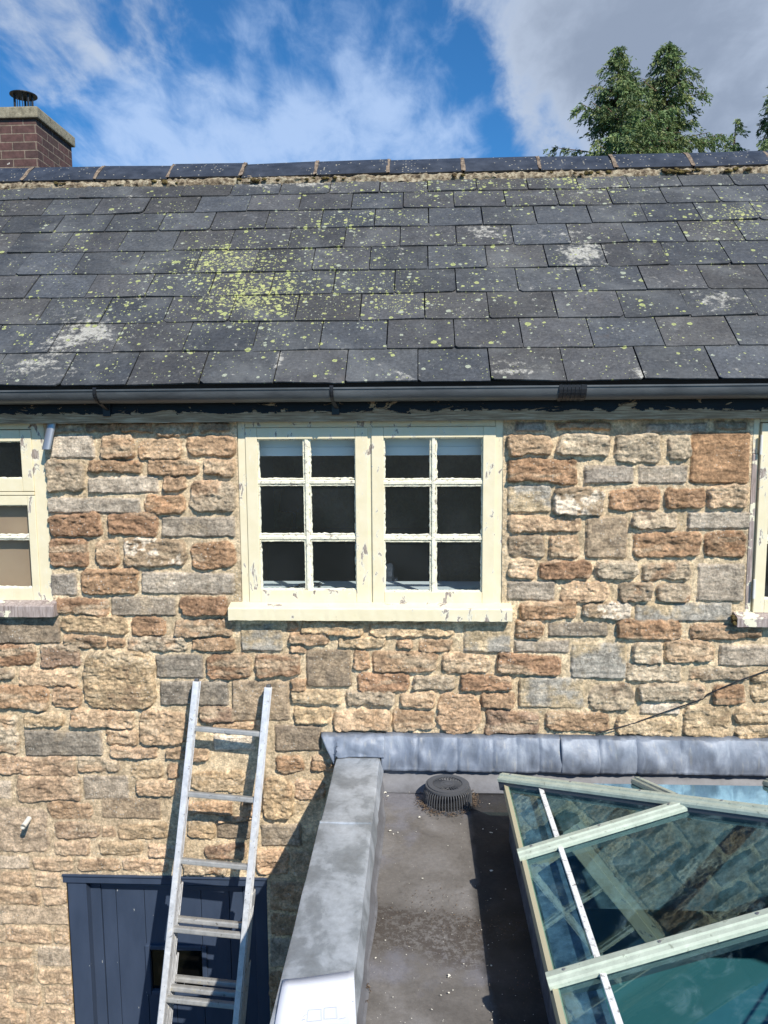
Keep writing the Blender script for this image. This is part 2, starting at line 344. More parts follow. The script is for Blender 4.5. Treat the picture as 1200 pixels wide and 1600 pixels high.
def b_flat(t, bs):
    co = coords(t); s = t.node('ShaderNodeSeparateXYZ', {0: co})
    n = t.noise(co, 4.2, 7, 0.6, 0.6); f = t.noise(co, 60, 6, 0.75); n2 = t.noise(t.mapping(co, (1,1,1), (0,0,0), (4,1,0)), 2.6, 4, 0.55)
    c = t.ramp(n, [(0.3, srgb(96,92,88)), (0.5, srgb(112,108,104)), (0.68, srgb(127,124,122))])
    c = t.mix(t.m('MULTIPLY', t.step(n2, 0.50, 0.60), 0.7), c, srgb(122,122,130)+(1,))
    ring = t.step(t.m('ABSOLUTE', t.m('SUBTRACT', t.noise(co, 3.0, 3, 0.5), 0.56)), 0.018, 0.0)
    c = t.mix(t.m('MULTIPLY', t.step(t.noise(t.mapping(co,(1,1,1),(0,0,0),(9,9,0)), 7, 6, .65), .6, .72), 0.4), c, srgb(150,146,142)+(1,))
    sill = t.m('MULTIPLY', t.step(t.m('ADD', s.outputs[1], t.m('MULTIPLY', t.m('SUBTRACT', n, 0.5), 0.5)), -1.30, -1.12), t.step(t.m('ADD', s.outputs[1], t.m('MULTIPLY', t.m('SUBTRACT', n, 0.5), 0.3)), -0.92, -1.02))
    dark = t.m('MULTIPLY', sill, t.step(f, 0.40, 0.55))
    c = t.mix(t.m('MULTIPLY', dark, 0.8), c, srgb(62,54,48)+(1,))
    lantern_shadow = t.step(t.m('ADD', s.outputs[0], t.m('MULTIPLY', t.m('SUBTRACT', n, 0.5), 0.12)), 0.185, 0.225)  # lantern's shadow painted near black into the membrane, with green algae flecks
    c = t.mix(t.m('MULTIPLY', lantern_shadow, 0.8), c, t.ramp(f, [(0.4, srgb(10,10,9)), (0.62, srgb(24,22,19)), (0.72, srgb(40,46,28))]))
    c = t.mix(1.0, c, t.ramp(f, [(0.3, 0.78), (0.7, 1.16)]), 'MULTIPLY')
    t.put(bs.inputs['Base Color'], c); t.put(bs.inputs['Roughness'], t.ramp(n2, [(0.4, 0.8), (0.6, 0.5)])); t.put(bs.inputs['Normal'], t.bump(f, 0.35, 0.004))
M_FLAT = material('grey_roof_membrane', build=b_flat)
M_FILLET = material('bluish_roof_membrane', srgb(108,110,122), 0.6, build=lambda t, bs: t.put(bs.inputs['Base Color'], t.ramp(t.noise(coords(t), 10, 6, 0.7), [(0.3, srgb(92,92,95)), (0.7, srgb(124,125,130))])))
def b_alu(t, bs):
    co = coords(t); n = t.noise(co, 30, 6, 0.7); sp = t.step(t.noise(co, 42, 3, 0.6), 0.66, 0.69)
    c = t.ramp(n, [(0.3, srgb(188,190,194)), (0.7, srgb(226,228,232))])
    c = t.mix(t.m('MULTIPLY', sp, 0.7), c, srgb(232,226,206)+(1,))
    c = t.mix(t.m('MULTIPLY', t.step(t.noise(t.mapping(co, (1,1,1), (0,0,0), (3,3,3)), 55, 4), 0.64, 0.68), 0.55), c, srgb(96,90,82)+(1,))
    t.put(bs.inputs['Base Color'], c); t.put(bs.inputs['Roughness'], t.ramp(n, [(0.3, 0.4), (0.7, 0.6)])); bs.inputs['Metallic'].default_value = 0.22
M_ALU = material('worn_aluminium', build=b_alu)
def b_rung(t, bs):
    b_alu(t, bs); l = bs.inputs['Base Color'].links[0].from_socket; t.put(bs.inputs['Base Color'], t.mix(1.0, l, (.52,.51,.48,1), 'MULTIPLY'))
M_RUNG = material('dulled_aluminium', build=b_rung)
def b_door(t, bs):
    co = coords(t); n = t.noise(t.mapping(co, (1,1,0.3)), 12, 5)
    c = t.ramp(n, [(0.3, srgb(54,66,86)), (0.7, srgb(64,76,97))])
    ch = t.step(t.noise(t.mapping(co, (2.2,1,0.8)), 26, 3, 0.6), 0.745, 0.76)
    t.put(bs.inputs['Base Color'], t.mix(t.m('MULTIPLY', ch, 0.8), c, srgb(190,190,186)+(1,))); t.put(bs.inputs['Roughness'], 0.42)
    t.put(bs.inputs['Normal'], t.bump(t.noise(t.mapping(co, (1,1,0.2)), 60, 3), 0.12, 0.002))
M_DOOR = material('slate_blue_paint', build=b_door)
M_WHITE = material('white_plastic', srgb(226,224,216), 0.5)
M_BLIND = material('pale_blind_fabric', srgb(232,238,242), 0.8)
M_INSILL = material('white_gloss_board', srgb(214,222,228), 0.45)
M_ROOM = material('dim_plaster', srgb(160,164,168), 0.9)
M_ROOMFLOOR = material('dark_carpet', srgb(60,56,54), 0.95)
M_CARD = material('brown_hardboard', build=lambda t, bs: t.put(bs.inputs['Base Color'], t.ramp(t.noise(coords(t), 5, 4), [(0.3, srgb(160,132,108)), (0.7, srgb(176,148,122))])), rough=0.8)
def glass_mat(name, tint, boost, base_spec=0.0, rough=0.0, gcol=(0.9,1,1), haze=(0.55,0.55,0.5)):
    m = bpy.data.materials.new(name); m.use_nodes = True; t = NT(m.node_tree); t.n.clear()
    ge = t.node('ShaderNodeNewGeometry'); cs = t.m('ABSOLUTE', t.v('DOT_PRODUCT', ge.outputs['Incoming'], ge.outputs['Normal']))
    fr = t.m('ADD', 0.043, t.m('MULTIPLY', 0.957, t.m('POWER', t.m('SUBTRACT', 1.0, cs, clamp=True), 5.0)))
    co = coords(t)
    nb = t.bump(t.noise(co, 1.6, 2, 0.4), 0.02, 0.05)
    smear = t.m('MULTIPLY', t.step(t.noise(co, 9, 6, 0.7, 1.0), 0.5, 0.8), base_spec)
    if name == 'window_glass': smear = t.m('ADD', 0.006, t.m('MULTIPLY', t.step(t.noise(co, 3.0, 3, 0.5), 0.4, 0.7), 0.016))
    f = t.m('MINIMUM', t.m('MULTIPLY', fr, boost), 1.0)
    tr = t.node('ShaderNodeBsdfTransparent', {'Color': (*tint, 1)})
    gl = t.node('ShaderNodeBsdfGlossy', {'Color': (*gcol, 1), 'Roughness': rough, 'Normal': nb})
    di = t.node('ShaderNodeBsdfDiffuse', {'Color': (*haze, 1)})
    a = t.node('ShaderNodeMixShader', {0: smear, 1: tr, 2: di}); b = t.node('ShaderNodeMixShader', {0: f, 1: a, 2: gl})
    t.l.new(b.outputs[0], t.node('ShaderNodeOutputMaterial').inputs[0]); return m
M_GLASS = glass_mat('window_glass', (0.90,0.95,0.95), 2.0, 0.16, 0.0, (0.9,1,1.05), (0.55,0.62,0.68))
M_DGLASS = glass_mat('door_glass', (0.6,0.6,0.6), 0.7, 0.0)
M_LGLASS = glass_mat('tinted_roof_glass', (0.62,0.90,0.93), 2.8, 0.30, 0.0, (0.62,0.92,0.98), (0.32,0.50,0.53))
def b_bar(t, bs):
    co = coords(t); n = t.noise(co, 26, 6, 0.7); g = t.step(t.noise(t.mapping(co, (1,1,1), (0,0,0), (2,5,1)), 60, 5, 0.7), 0.60, 0.66)
    c = t.ramp(n, [(0.3, srgb(168,176,160)), (0.7, srgb(196,204,186))])
    t.put(bs.inputs['Base Color'], t.mix(t.m('MULTIPLY', g, 0.5), c, srgb(92,96,76)+(1,))); t.put(bs.inputs['Roughness'], 0.5)
M_BAR = material('pale_green_coated_metal', build=b_bar)
M_BARDARK = material('dark_rubber_gasket', srgb(70,74,82), 0.6)
M_RAIL = material('dirty_grey_metal', srgb(176,168,140), 0.6)
def b_strip(t, bs):
    co = coords(t); n = t.noise(co, 60, 5, 0.7)
    t.put(bs.inputs['Base Color'], t.ramp(n, [(0.36, srgb(128,124,118)), (0.44, srgb(216,216,214)), (0.7, srgb(234,234,232))]))
M_STRIP = material('chipped_white_strip', build=b_strip)
def b_brick(t, bs):
    co = coords(t); s = t.node('ShaderNodeSeparateXYZ', {0: co})
    uv = t.node('ShaderNodeCombineXYZ', {0: t.m('ADD', s.outputs[0], s.outputs[1]), 1: s.outputs[2], 2: 0.0}).outputs[0]
    wob = t.v('ADD', uv, t.v('SCALE', (0,0,0)))
    br = t.node('ShaderNodeTexBrick', {'Vector': uv, 'Color1': srgb(96,68,64)+(1,), 'Color2': srgb(74,56,54)+(1,), 'Mortar': srgb(132,118,104)+(1,), 'Scale': 1.0,
              'Mortar Size': 0.006, 'Mortar Smooth': 0.3, 'Brick Width': 0.225, 'Row Height': 0.075})
    n = t.noise(co, 22, 6, 0.7); c = t.mix(1.0, br.outputs[0], t.ramp(n, [(0.3, 0.6), (0.7, 1.35)]), 'MULTIPLY')
    c = t.mix(t.m('MULTIPLY', t.step(t.noise(co, 5, 5, 0.7), 0.55, 0.7), 0.5), c, srgb(96,84,70)+(1,))
    sp = t.step(t.noise(co, 16, 2), 0.76, 0.78)
    c = t.mix(t.m('MULTIPLY', sp, 0.8), c, srgb(220,215,205)+(1,))
    t.put(bs.inputs['Base Color'], c); t.put(bs.inputs['Roughness'], 0.9)
    t.put(bs.inputs['Normal'], t.bump(t.m('ADD', t.m('MULTIPLY', t.m('SUBTRACT', 1.0, br.outputs['Fac']), 1.0), t.m('MULTIPLY', n, 0.5)), 0.8, 0.008))
M_BRICK = material('old_red_brick', build=b_brick)
def b_conc(t, bs):
    co = coords(t); n = t.noise(co, 20, 7, 0.75)
    t.put(bs.inputs['Base Color'], t.ramp(n, [(0.3, srgb(104,98,82)), (0.6, srgb(158,150,128)), (0.75, srgb(190,184,166))])); t.put(bs.inputs['Normal'], t.bump(n, 0.8, 0.01)); t.put(bs.inputs['Roughness'], 0.95)
M_CONC = material('lichened_concrete', build=b_conc)
def b_ridge(t, bs):
    co = coords(t); n = t.noise(co, 12, 5); 
    vo = t.node('ShaderNodeTexVoronoi', {'Vector': co, 'Scale': 55}); rc = t.node('ShaderNodeSeparateColor', {0: vo.outputs['Color']})
    dist = t.m('ADD', vo.outputs['Distance'], t.m('MULTIPLY', t.m('SUBTRACT', t.noise(co, 140, 3), 0.5), 0.4))
    ok = t.m('GREATER_THAN', t.m('ADD', rc.outputs[0], t.m('MULTIPLY', t.m('SUBTRACT', t.noise(co, 3, 3), 0.5), 1.4)), 0.82)
    sp = t.m('MULTIPLY', t.m('LESS_THAN', dist, 0.26), ok)
    c = t.ramp(n, [(0.3, srgb(44,47,53)), (0.7, srgb(70,74,82))])
    t.put(bs.inputs['Base Color'], t.mix(t.m('MULTIPLY', sp, 0.75), c, srgb(178,172,150)+(1,))); t.put(bs.inputs['Roughness'], 0.42)
M_RIDGE = material('blue_black_ridge_clay', build=b_ridge)
def b_mort(t, bs):
    co = coords(t); n = t.noise(co, 34, 6, 0.7)
    t.put(bs.inputs['Base Color'], t.ramp(n, [(0.36, srgb(60,50,40)), (0.48, srgb(120,106,86)), (0.62, srgb(176,166,142)), (0.75, srgb(128,104,80))])); t.put(bs.inputs['Normal'], t.bump(n, 0.9, 0.01)); t.put(bs.inputs['Roughness'], 0.95)
M_MORTAR = material('crumbling_lime_mortar', build=b_mort)
M_JOINT = material('orange_stained_mortar', build=lambda t, bs: t.put(bs.inputs['Base Color'], t.ramp(t.noise(coords(t), 40, 5), [(0.35, srgb(84,70,58)), (0.6, srgb(140,124,106))])), rough=0.95)
M_MOSS = material('brown_green_moss', build=lambda t, bs: (t.put(bs.inputs['Base Color'], t.ramp(t.noise(coords(t), 30, 4), [(0.35, srgb(74,56,36)), (0.6, srgb(104,92,48))])), t.put(bs.inputs['Normal'], t.bump(t.noise(coords(t), 120, 4), 1.0, 0.01))), rough=1.0)
M_GRASS = material('lawn_green', build=lambda t, bs: t.put(bs.inputs['Base Color'], t.ramp(t.noise(coords(t), 3, 8, 0.7), [(0.3, (0.050,0.050,0.030)), (0.7, (0.095,0.090,0.060))])), rough=0.95)
M_PAPER = material('white_paper', (0.74,0.76,0.82), 0.6)
M_PENCIL = material('faint_pencil', srgb(172,178,196), 0.9)
M_STEEL = material('dull_zinc_strip', srgb(165,165,168), 0.4, 0.7)
M_GUARD = material('dark_grey_plastic', srgb(78,80,84), 0.5)
M_TRUNK = material('conifer_bark', build=lambda t, bs: t.put(bs.inputs['Base Color'], t.ramp(t.noise(coords(t), 8, 5), [(0.3, srgb(84,66,54)), (0.7, srgb(140,118,100))])), rough=0.95)
def b_leaf(t, bs):
    at = t.node('ShaderNodeVertexColor', layer_name='leaf').outputs[0]
    t.put(bs.inputs['Base Color'], at); bs.inputs['Roughness'].default_value = 0.55
    tb = t.node('ShaderNodeBsdfTranslucent', {'Color': at}); mx = t.node('ShaderNodeMixShader', {0: 0.25, 1: bs.outputs[0], 2: tb.outputs[0]})
    t.l.new(mx.outputs[0], t.n['Material Output'].inputs[0])
M_LEAF = material('conifer_needles', build=b_leaf)
# ------------------------------------------------------------------ ground
g = MB(); N_ = 24
for i in range(N_):
    a0 = 2*math.pi*i/N_; a1 = 2*math.pi*(i+1)/N_
    g.raw([(0,0,0), (1500*math.cos(a0),1500*math.sin(a0),0), (1500*math.cos(a1),1500*math.sin(a1),0)], [(0,1,2)])
tag(g.build('ground', M_GRASS), kind='structure')

# ------------------------------------------------------------------ the cottage
XL, XR = -4.6, 4.4
cottage = empty('stone_cottage', (0, 0, 0))
tag(cottage, 'rubble stone cottage with a lichened slate roof and cream windows, filling the picture', 'house')

# openings as pixel rectangles in the wall plane (photograph 1200 x 1600)
def rect(u0, v0, u1, v1, y=0.0):
    a = PY(u0, (v0+v1)/2, y); b = PY(u1, (v0+v1)/2, y); c = PY((u0+u1)/2, v0, y); d = PY((u0+u1)/2, v1, y)
    return a.x, d.z, b.x, c.z
WM = rect(374, 652, 786, 944)                    # middle window frame
WLp = rect(-340, 652, 76, 942); WRp = rect(1171, 652, 1590, 957)
DR = rect(113, 1370, 421, 1700); DRX0, DRZ1, DRX1 = DR[0], DR[3], DR[2]
WTOP = PY(600, 640)[2]                            # wall runs up behind the fascia
openings = [(WM[0], WM[1]-0.03, WM[2], WM[3]+0.05), (WLp[0], WLp[1]-0.03, WLp[2], WLp[3]+0.05), (WRp[0], WRp[1]-0.03, WRp[2], WRp[3]+0.05), (DRX0, -0.5, DRX1, DRZ1)]

STONES = '''79,679,148,716,w 133,661,183,675,o 78,661,130,676,t 185,660,240,677,o 243,659,304,682,o 310,660,362,676,t
158,677,211,718,o 215,685,283,718,o 289,679,368,713,o 73,719,134,769,t 139,718,223,739,o 230,717,310,744,o 317,716,368,744,o
138,744,249,771,g 255,743,291,768,o 295,751,371,802,t 75,777,220,802,g 225,773,291,804,O 77,801,161,839,O 170,800,247,837,O 252,807,369,839,g
77,841,138,887,O 149,843,187,884,o 192,840,293,887,l 299,846,369,890,O 73,896,121,930,g 127,887,217,929,O 221,894,367,928,g
88,934,172,961,O 175,932,275,962,G 281,930,358,963,O 97,961,200,989,y 206,963,262,994,O 272,967,365,994,t
100,993,166,1013,o 168,995,195,1012,o 198,993,295,1019,t 301,995,367,1017,o -12,965,95,1005,h
-10,1004,57,1039,O 63,1005,126,1042,d 131,1016,244,1108,y 244,1022,319,1059,G 323,1020,393,1061,O 399,1022,471,1057,O
-8,1044,24,1061,t 30,1044,124,1072,o -10,1069,79,1108,O 83,1072,129,1106,o 251,1063,358,1102,G 311,1104,371,1127,d 363,1063,453,1126,h
37,1111,101,1137,y 111,1108,211,1136,o 218,1109,296,1162,o -10,1117,30,1177,t 39,1141,161,1181,G 166,1137,217,1164,o
171,1165,248,1184,p 260,1166,326,1187,o 330,1128,399,1141,o 333,1148,398,1172,w -10,1181,120,1211,p 123,1183,187,1206,t 206,1191,255,1215,y 262,1192,281,1216,o
26,1213,127,1252,p 131,1211,202,1249,g 214,1217,272,1243,o 300,1204,383,1237,y -12,1218,18,1247,w 159,1247,252,1279,h 75,1252,144,1280,o 294,1251,364,1274,o
411,1213,458,1278,y 461,1218,508,1250,p 376,975,442,1017,b 448,971,466,987,o 471,970,569,993,y 576,971,712,995,y 724,975,799,1019,b
452,988,515,1008,o 453,1008,480,1021,o 526,994,603,1012,y 619,998,645,1014,o 653,998,707,1020,o 479,1014,549,1073,h 552,1013,579,1046,o
582,1017,684,1050,o 692,1021,768,1052,o 776,1021,878,1054,O 454,1060,480,1080,o 558,1049,641,1080,O 645,1055,711,1078,t 718,1054,799,1079,O
810,1057,913,1106,b 454,1078,534,1100,y 540,1078,618,1103,t 626,1080,680,1105,o 683,1082,751,1145,o 751,1081,804,1105,o 459,1103,517,1131,y
519,1108,611,1142,o 613,1108,679,1142,o 758,1108,842,1147,d 429,1132,503,1173,h 431,1179,475,1208,O 485,1177,523,1206,o
407,1287,472,1322,G 400,1325,450,1366,p 452,1330,490,1368,o 422,1378,480,1423,o 422,1428,468,1460,o 422,1466,458,1510,g 422,1518,446,1590,o
804,659,853,675,g 867,660,955,673,o 1009,661,1105,677,g 1117,657,1168,672,t 793,679,864,713,o 870,677,953,713,t 958,677,1031,724,t
1041,679,1079,720,t 1078,675,1171,756,f 793,716,903,755,O 912,727,990,756,g 997,727,1074,756,g 793,758,861,801,b 864,761,944,806,l
952,763,1031,798,O 1039,763,1103,794,O 1105,757,1168,794,o 793,805,909,832,o 915,806,981,872,h 987,800,1059,827,t 1074,799,1172,827,g
793,835,850,871,t 858,836,905,872,o 988,831,1097,871,O 1100,829,1165,871,O 793,873,838,904,o 843,875,925,905,O 930,874,999,904,t
1004,878,1080,907,t 1089,880,1163,940,g 793,907,867,938,g 875,907,951,940,o 966,908,1021,940,t 1027,911,1079,942,t 810,938,902,969,O
910,939,986,967,l 992,942,1144,971,b 803,967,850,997,O 856,972,950,995,G 961,967,1063,999,o 1076,974,1190,999,o 803,1000,890,1019,g
892,1004,979,1060,b 988,1002,1035,1037,t 1037,999,1117,1035,o 1123,1007,1210,1041,g 976,1035,1065,1065,t 1077,1044,1168,1063,t
920,1067,990,1110,t 995,1067,1100,1095,t 1112,1069,1163,1101,O 1171,1051,1210,1096,y 1000,1097,1063,1115,w 852,1111,951,1142,o
962,1118,1060,1148,y 1067,1100,1140,1152,y 1146,1105,1210,1130,y 1150,1133,1210,1153,y
86,1284,156,1310,d 158,1290,182,1308,p 184,1286,264,1311,y 84,1313,142,1337,p 156,1314,225,1337,y 231,1320,285,1341,p 292,1280,337,1311,y 319,1318,388,1341,d
124,1341,187,1361,o 189,1341,262,1362,p 285,1346,356,1366,t 52,1339,117,1360,p -10,1337,47,1357,w -12,1262,76,1331,c 55,1363,95,1386,p -10,1361,50,1384,o
-10,1387,64,1414,o 68,1389,110,1414,p 8,1447,80,1474,p 60,1478,112,1509,w -10,1479,50,1498,o -10,1502,52,1537,p 58,1513,114,1537,o 22,1541,64,1568,p
70,1540,116,1568,p -10,1575,41,1610,p 45,1572,116,1610,p -10,1417,108,1444,q 84,1449,112,1474,o 338,1282,392,1310,h 400,1060,402,1062,o 340,1275,405,1283,o 377,1243,407,1276,o'''.split()
SC = {'o': [(194,158,124),(184,148,114),(202,170,136)], 'O': [(178,136,100),(166,124,92),(188,146,108)], 't': [(184,168,146),(174,156,134),(198,184,162)], 'g': [(176,168,158),(166,160,154),(182,172,160)],
      'G': [(150,144,136),(158,148,136)], 'h': [(166,146,122),(152,136,118)], 'y': [(204,178,140),(198,170,130)], 'd': [(150,120,102),(158,128,108)], 'w': [(212,202,190)], 'b': [(176,174,164),(182,174,156)],
      'l': [(178,154,126)], 'p': [(212,178,148),(204,168,136)], 'f': [(176,132,92)], 'c': [(186,168,152)], 'q': [(196,178,158)]}
xs = np.concatenate([np.arange(XL, -2.15, 0.02), np.arange(-2.15, 1.85, 0.0045), np.arange(1.85, XR, 0.02), [XR]])
zs = np.concatenate([np.arange(-0.05, 1.15, 0.02), np.arange(1.15, WTOP, 0.0045), [WTOP]])
GX, GZ = np.meshgrid(xs, zs); nx, nz = len(xs), len(zs)
warpx = fbm(GX*16, GZ*16, 3, 4)*0.010 + fbm(GX*42, GZ*42, 31, 3)*0.0075; warpz = fbm(GX*16, GZ*16, 9, 4)*0.009 + fbm(GX*42, GZ*42, 37, 3)*0.0065
WX, WZ = GX+warpx, GZ+warpz
mort_n = fbm(GX*30, GZ*30, 21, 4)
H = 0.0035*mort_n + 0.003*fbm(GX*6, GZ*6, 22, 3)
mcol = np.array(srgb(232,212,176)); mcol2 = np.array(srgb(208,188,154))
mm = sstep(fbm(GX*7, GZ*7, 41, 4), -0.35, 0.4)[..., None]
C = mcol*mm + mcol2*(1-mm)
crag = 1-2*np.abs(fbm(GX*38+warpx*60, GZ*62, 16, 4, 0.62)); rough_n = fbm(GX*26, GZ*34, 5, 5, 0.6); ridg = 1-2*np.abs(fbm(GX*15, GZ*28, 6, 4, 0.55)); lay = fbm(GX*8, GZ*70, 8, 3, 0.6)
cnA = fbm(GX*11, GZ*11, 51, 5, 0.6); cnB = fbm(GX*28, GZ*28, 61, 4, 0.6); cnC = fbm(GX*5, GZ*24, 71, 4, 0.6)
tq = fbm(GX*13+3*vn(GX*5,GZ*5,77), GZ*19, 81, 3, 0.5)*4.5; tf = tq-np.floor(tq); terr = (np.floor(tq)+sstep(tf, .75, 1.0))/4.5
def add_stone(x0, z0, x1, z1, ty):
    global H, C
    mar = 0.03
    i0, i1 = np.searchsorted(xs, [x0-mar, x1+mar]); j0, j1 = np.searchsorted(zs, [z0-mar, z1+mar])
    if i1-i0 < 2 or j1-j0 < 2: return
    sl_ = (slice(j0, j1), slice(i0, i1))
    flat = ty in 'gGbhfwq'
    rot = rnd.uniform(-.02, .02) if flat else rnd.uniform(-.05, .05)
    cx, cz = (x0+x1)/2, (z0+z1)/2; hw, hh = (x1-x0)/2-0.001, (z1-z0)/2-0.001
    k = 0.45 if flat else 1.0
    X = GX[sl_]*(1-k)+WX[sl_]*k - cx; Z = GZ[sl_]*(1-k)+WZ[sl_]*k - cz
    X, Z = X + Z*rot, Z - X*rot
    tap = rnd.uniform(-.12, .12)*(0.3 if flat else 1); Z = Z*(1+tap*X/max(hw, .01))
    r = min(hw, hh)*(0.15 if flat else rnd.uniform(0.3, 0.7))
    qx = np.abs(X)-hw+r; qz = np.abs(Z)-hh+r
    d = np.minimum(np.maximum(qx, qz), 0)+np.hypot(np.maximum(qx, 0), np.maximum(qz, 0))-r
    edge = 0.006 if flat else rnd.uniform(0.005, 0.010)
    weath = (cx < -1.3 and cz < 2.6) or cz < 1.9
    prof = sstep(-d, -0.001, edge)
    base = (0.012 if flat else rnd.uniform(0.014, 0.026))*(0.65 if weath else 1.0)
    tilt = rnd.uniform(-.005, .005)*X/max(hw, .01) + rnd.uniform(-.006, .004)*Z/max(hh, .01)
    amp = 0.35 if flat else 1.0
    if ty == 'f': amp = 0.5
    s = base + tilt + amp*(0.0065*rough_n[sl_] + 0.0050*(ridg[sl_]-0.55) + 0.0085*terr[sl_] + 0.0030*lay[sl_] + 0.0060*(crag[sl_]-0.6))
    if flat: s = s + 0.0016*lay[sl_]
    h = prof*np.maximum(s, 0.002) - 0.004*sstep(-np.abs(d+0.001), -0.006, 0)*(0 if weath else 1)
    up = prof > 0.02
    H[sl_] = np.where(up, np.maximum(H[sl_]*(1-prof)+h, H[sl_]*0.5), H[sl_]+np.minimum(h, 0))
    c0 = np.array(srgb(*rnd.choice(SC[ty])))*rnd.uniform(.98, 1.24)
    a, b, cc = cnA[sl_][..., None], cnB[sl_][..., None], cnC[sl_][..., None]
    col_ = c0*(1+0.28*b)
    if ty in 'oOtdlyp':
        rust = np.array(srgb(*rnd.choice([(188,132,86),(194,144,96),(140,108,86)]))); pale = np.array(srgb(212,196,168)); dark = np.array(srgb(96,76,62))
        sh = rnd.uniform(-.25, .15)
        col_ = col_*(1-sstep(a+sh, .1, .55)*.6)+rust*sstep(a+sh, .1, .55)*.6
        col_ = col_*(1-sstep(-cc-sh, .15, .6)*.55)+pale*sstep(-cc-sh, .15, .6)*.55
        col_ = col_*(1-sstep(b+cc, .55, .85)*.6)+dark*sstep(b+cc, .55, .85)*.6
    elif ty == 'b':
        blue = np.array(srgb(172,174,172)); tan = np.array(srgb(202,182,146)); m = sstep(a+.5*cc+Z[..., None]/max(hh,.01)*rnd.choice([-.3,.3]), -.3, .3)
        col_ = (blue*m+tan*(1-m))*(1+.25*b)
    elif ty in 'gG':
        col_ = col_*(1+0.25*cc); m = sstep(a, .25, .6)*.45; col_ = col_*(1-m)+np.array(srgb(196,176,146))*m
    elif ty in 'h': m = sstep(-a, 0, .5)*.5; col_ = col_*(1-m)+np.array(srgb(120,112,106))*m
    if ty == 'l':
        m = sstep(b+a, .05, .25)*.85; col_ = col_*(1-m)+np.array(srgb(232,224,212))*m
    m = sstep(d, -.002, .003)[..., None]
    C[sl_] = C[sl_]*m+col_*(1-m)
for s_ in STONES:
    a = s_.split(','); u0, v0, u1, v1 = map(float, a[:4]); x0, z0, x1, z1 = rect(u0, v0, u1, v1)
    add_stone(x0, z0, x1, z1, a[4])
# courses beyond the picture's edges
zz = 0.0
PXL, PXR, PZB = PY(-14, 1100).x, PY(1214, 1100).x, PY(600, 1612).z
while zz < WTOP-0.03:
    h_ = rnd.uniform(.07, .14); x = XL
    h_ = min(h_, WTOP-zz)
    while x < XR-0.05:
        w_ = rnd.uniform(.14, .36); xc = x+w_/2; zc = zz+h_/2
        vis = (PXL < x+w_ and x < PXR and zz+h_ > PZB)
        if vis and not (x < PXL < x+w_-.06) and not (x+.06 < PXR < x+w_): x = max(x+w_, min(PXR, x+0.5)) if False else x+w_; continue
        x1_ = min(x+w_, PXL) if x < PXL else x+w_; x0_ = max(x, PXR) if x+w_ > PXR and x < PXR and vis else x
        if not any(o[0]-.0 < x1_ and x0_ < o[2] and o[1] < zz+h_ and zz < o[3] for o in openings) and x1_-x0_ > .05:
            add_stone(x0_+.008, zz+.008, x1_-.008, zz+h_-.008, rnd.choice('oooOtgyph'))
        x += w_
    zz += h_
# weathered cement smear round the overflow pipe
# behind the extension nothing is seen
lum = (C*np.array([.3,.6,.1])).sum(-1, keepdims=True)
C = C*.60 + lum*np.array([1.14,.98,.78])*.40
wl_ = (sstep(-GX+.35*fbm(GX*3, GZ*3, 90, 3), 1.0, 1.7)*sstep(-GZ+.3*fbm(GX*3, GZ*3, 91, 3), -2.75, -2.2))[..., None]
C = C*(1-.5*wl_)+np.array(srgb(208,186,160))*(.9+.25*cnB[..., None])*.5*wl_
H = H*(1-.4*wl_[..., 0])
C = C*np.array([.985,.935,.865])
stain = sstep(fbm(GX*2.2, GZ*1.2, 95, 4), .05, .5)[..., None]
C = C*(1-.16*stain)
keep = np.ones((nz-1, nx-1), bool)
cxm = (xs[:-1]+xs[1:])/2; czm = (zs[:-1]+zs[1:])/2
for o in openings: keep &= ~((cxm[None,:] > o[0]) & (cxm[None,:] < o[2]) & (czm[:,None] > o[1]) & (czm[:,None] < o[3]))
verts = np.stack([GX, -H, GZ], -1).reshape(-1, 3)
idx = np.arange(nx*nz).reshape(nz, nx)
q = np.stack([idx[:-1,:-1], idx[:-1,1:], idx[1:,1:], idx[1:,:-1]], -1)[keep]
nv0 = len(verts)
# solid body behind the skin, round the openings
bod = MB(); o3 = sorted(openings[:3]); zb = min(o[1] for o in o3); zt = max(o[3] for o in o3)
Y0, Y1 = 0.035, 0.33
bod.box((XL, Y0, zt), (XR, Y1, WTOP)); bod.box((XL, Y0, DRZ1), (XR, Y1, zb)); bod.box((XL, Y0, -.4), (DRX0, Y1, DRZ1)); bod.box((DRX1, Y0, -.4), (XR, Y1, DRZ1))
xx = XL
for o in o3:
    bod.box((xx, Y0, zb), (o[0], Y1, zt)); xx = o[2]
bod.box((xx, Y0, zb), (XR, Y1, zt))
for o in o3:
    if o[1] > zb+1e-4: bod.box((o[0], Y0, zb), (o[2], Y1, o[1]))
me = bpy.data.meshes.new('wall')
me.vertices.add(nv0); me.vertices.foreach_set('co', verts.ravel())
nq = len(q); me.loops.add(nq*4); me.loops.foreach_set('vertex_index', q.ravel().astype(np.int32))
me.polygons.add(nq); me.polygons.foreach_set('loop_start', np.arange(nq, dtype=np.int32)*4); me.polygons.foreach_set('loop_total', np.full(nq, 4, np.int32))
me.update(calc_edges=True); me.validate()
ca = me.color_attributes.new('stone', 'FLOAT_COLOR', 'POINT')
cc_ = np.concatenate([np.clip(C, 0, 0.9).reshape(-1, 3), np.ones((nv0, 1))], 1).astype(np.float32); ca.data.foreach_set('color', cc_.ravel())
me.polygons.foreach_set('use_smooth', np.ones(nq, bool))
wall = link('wall', me, M_WALL, cottage)
bod.build('wall_core', M_PLAIN, cottage)

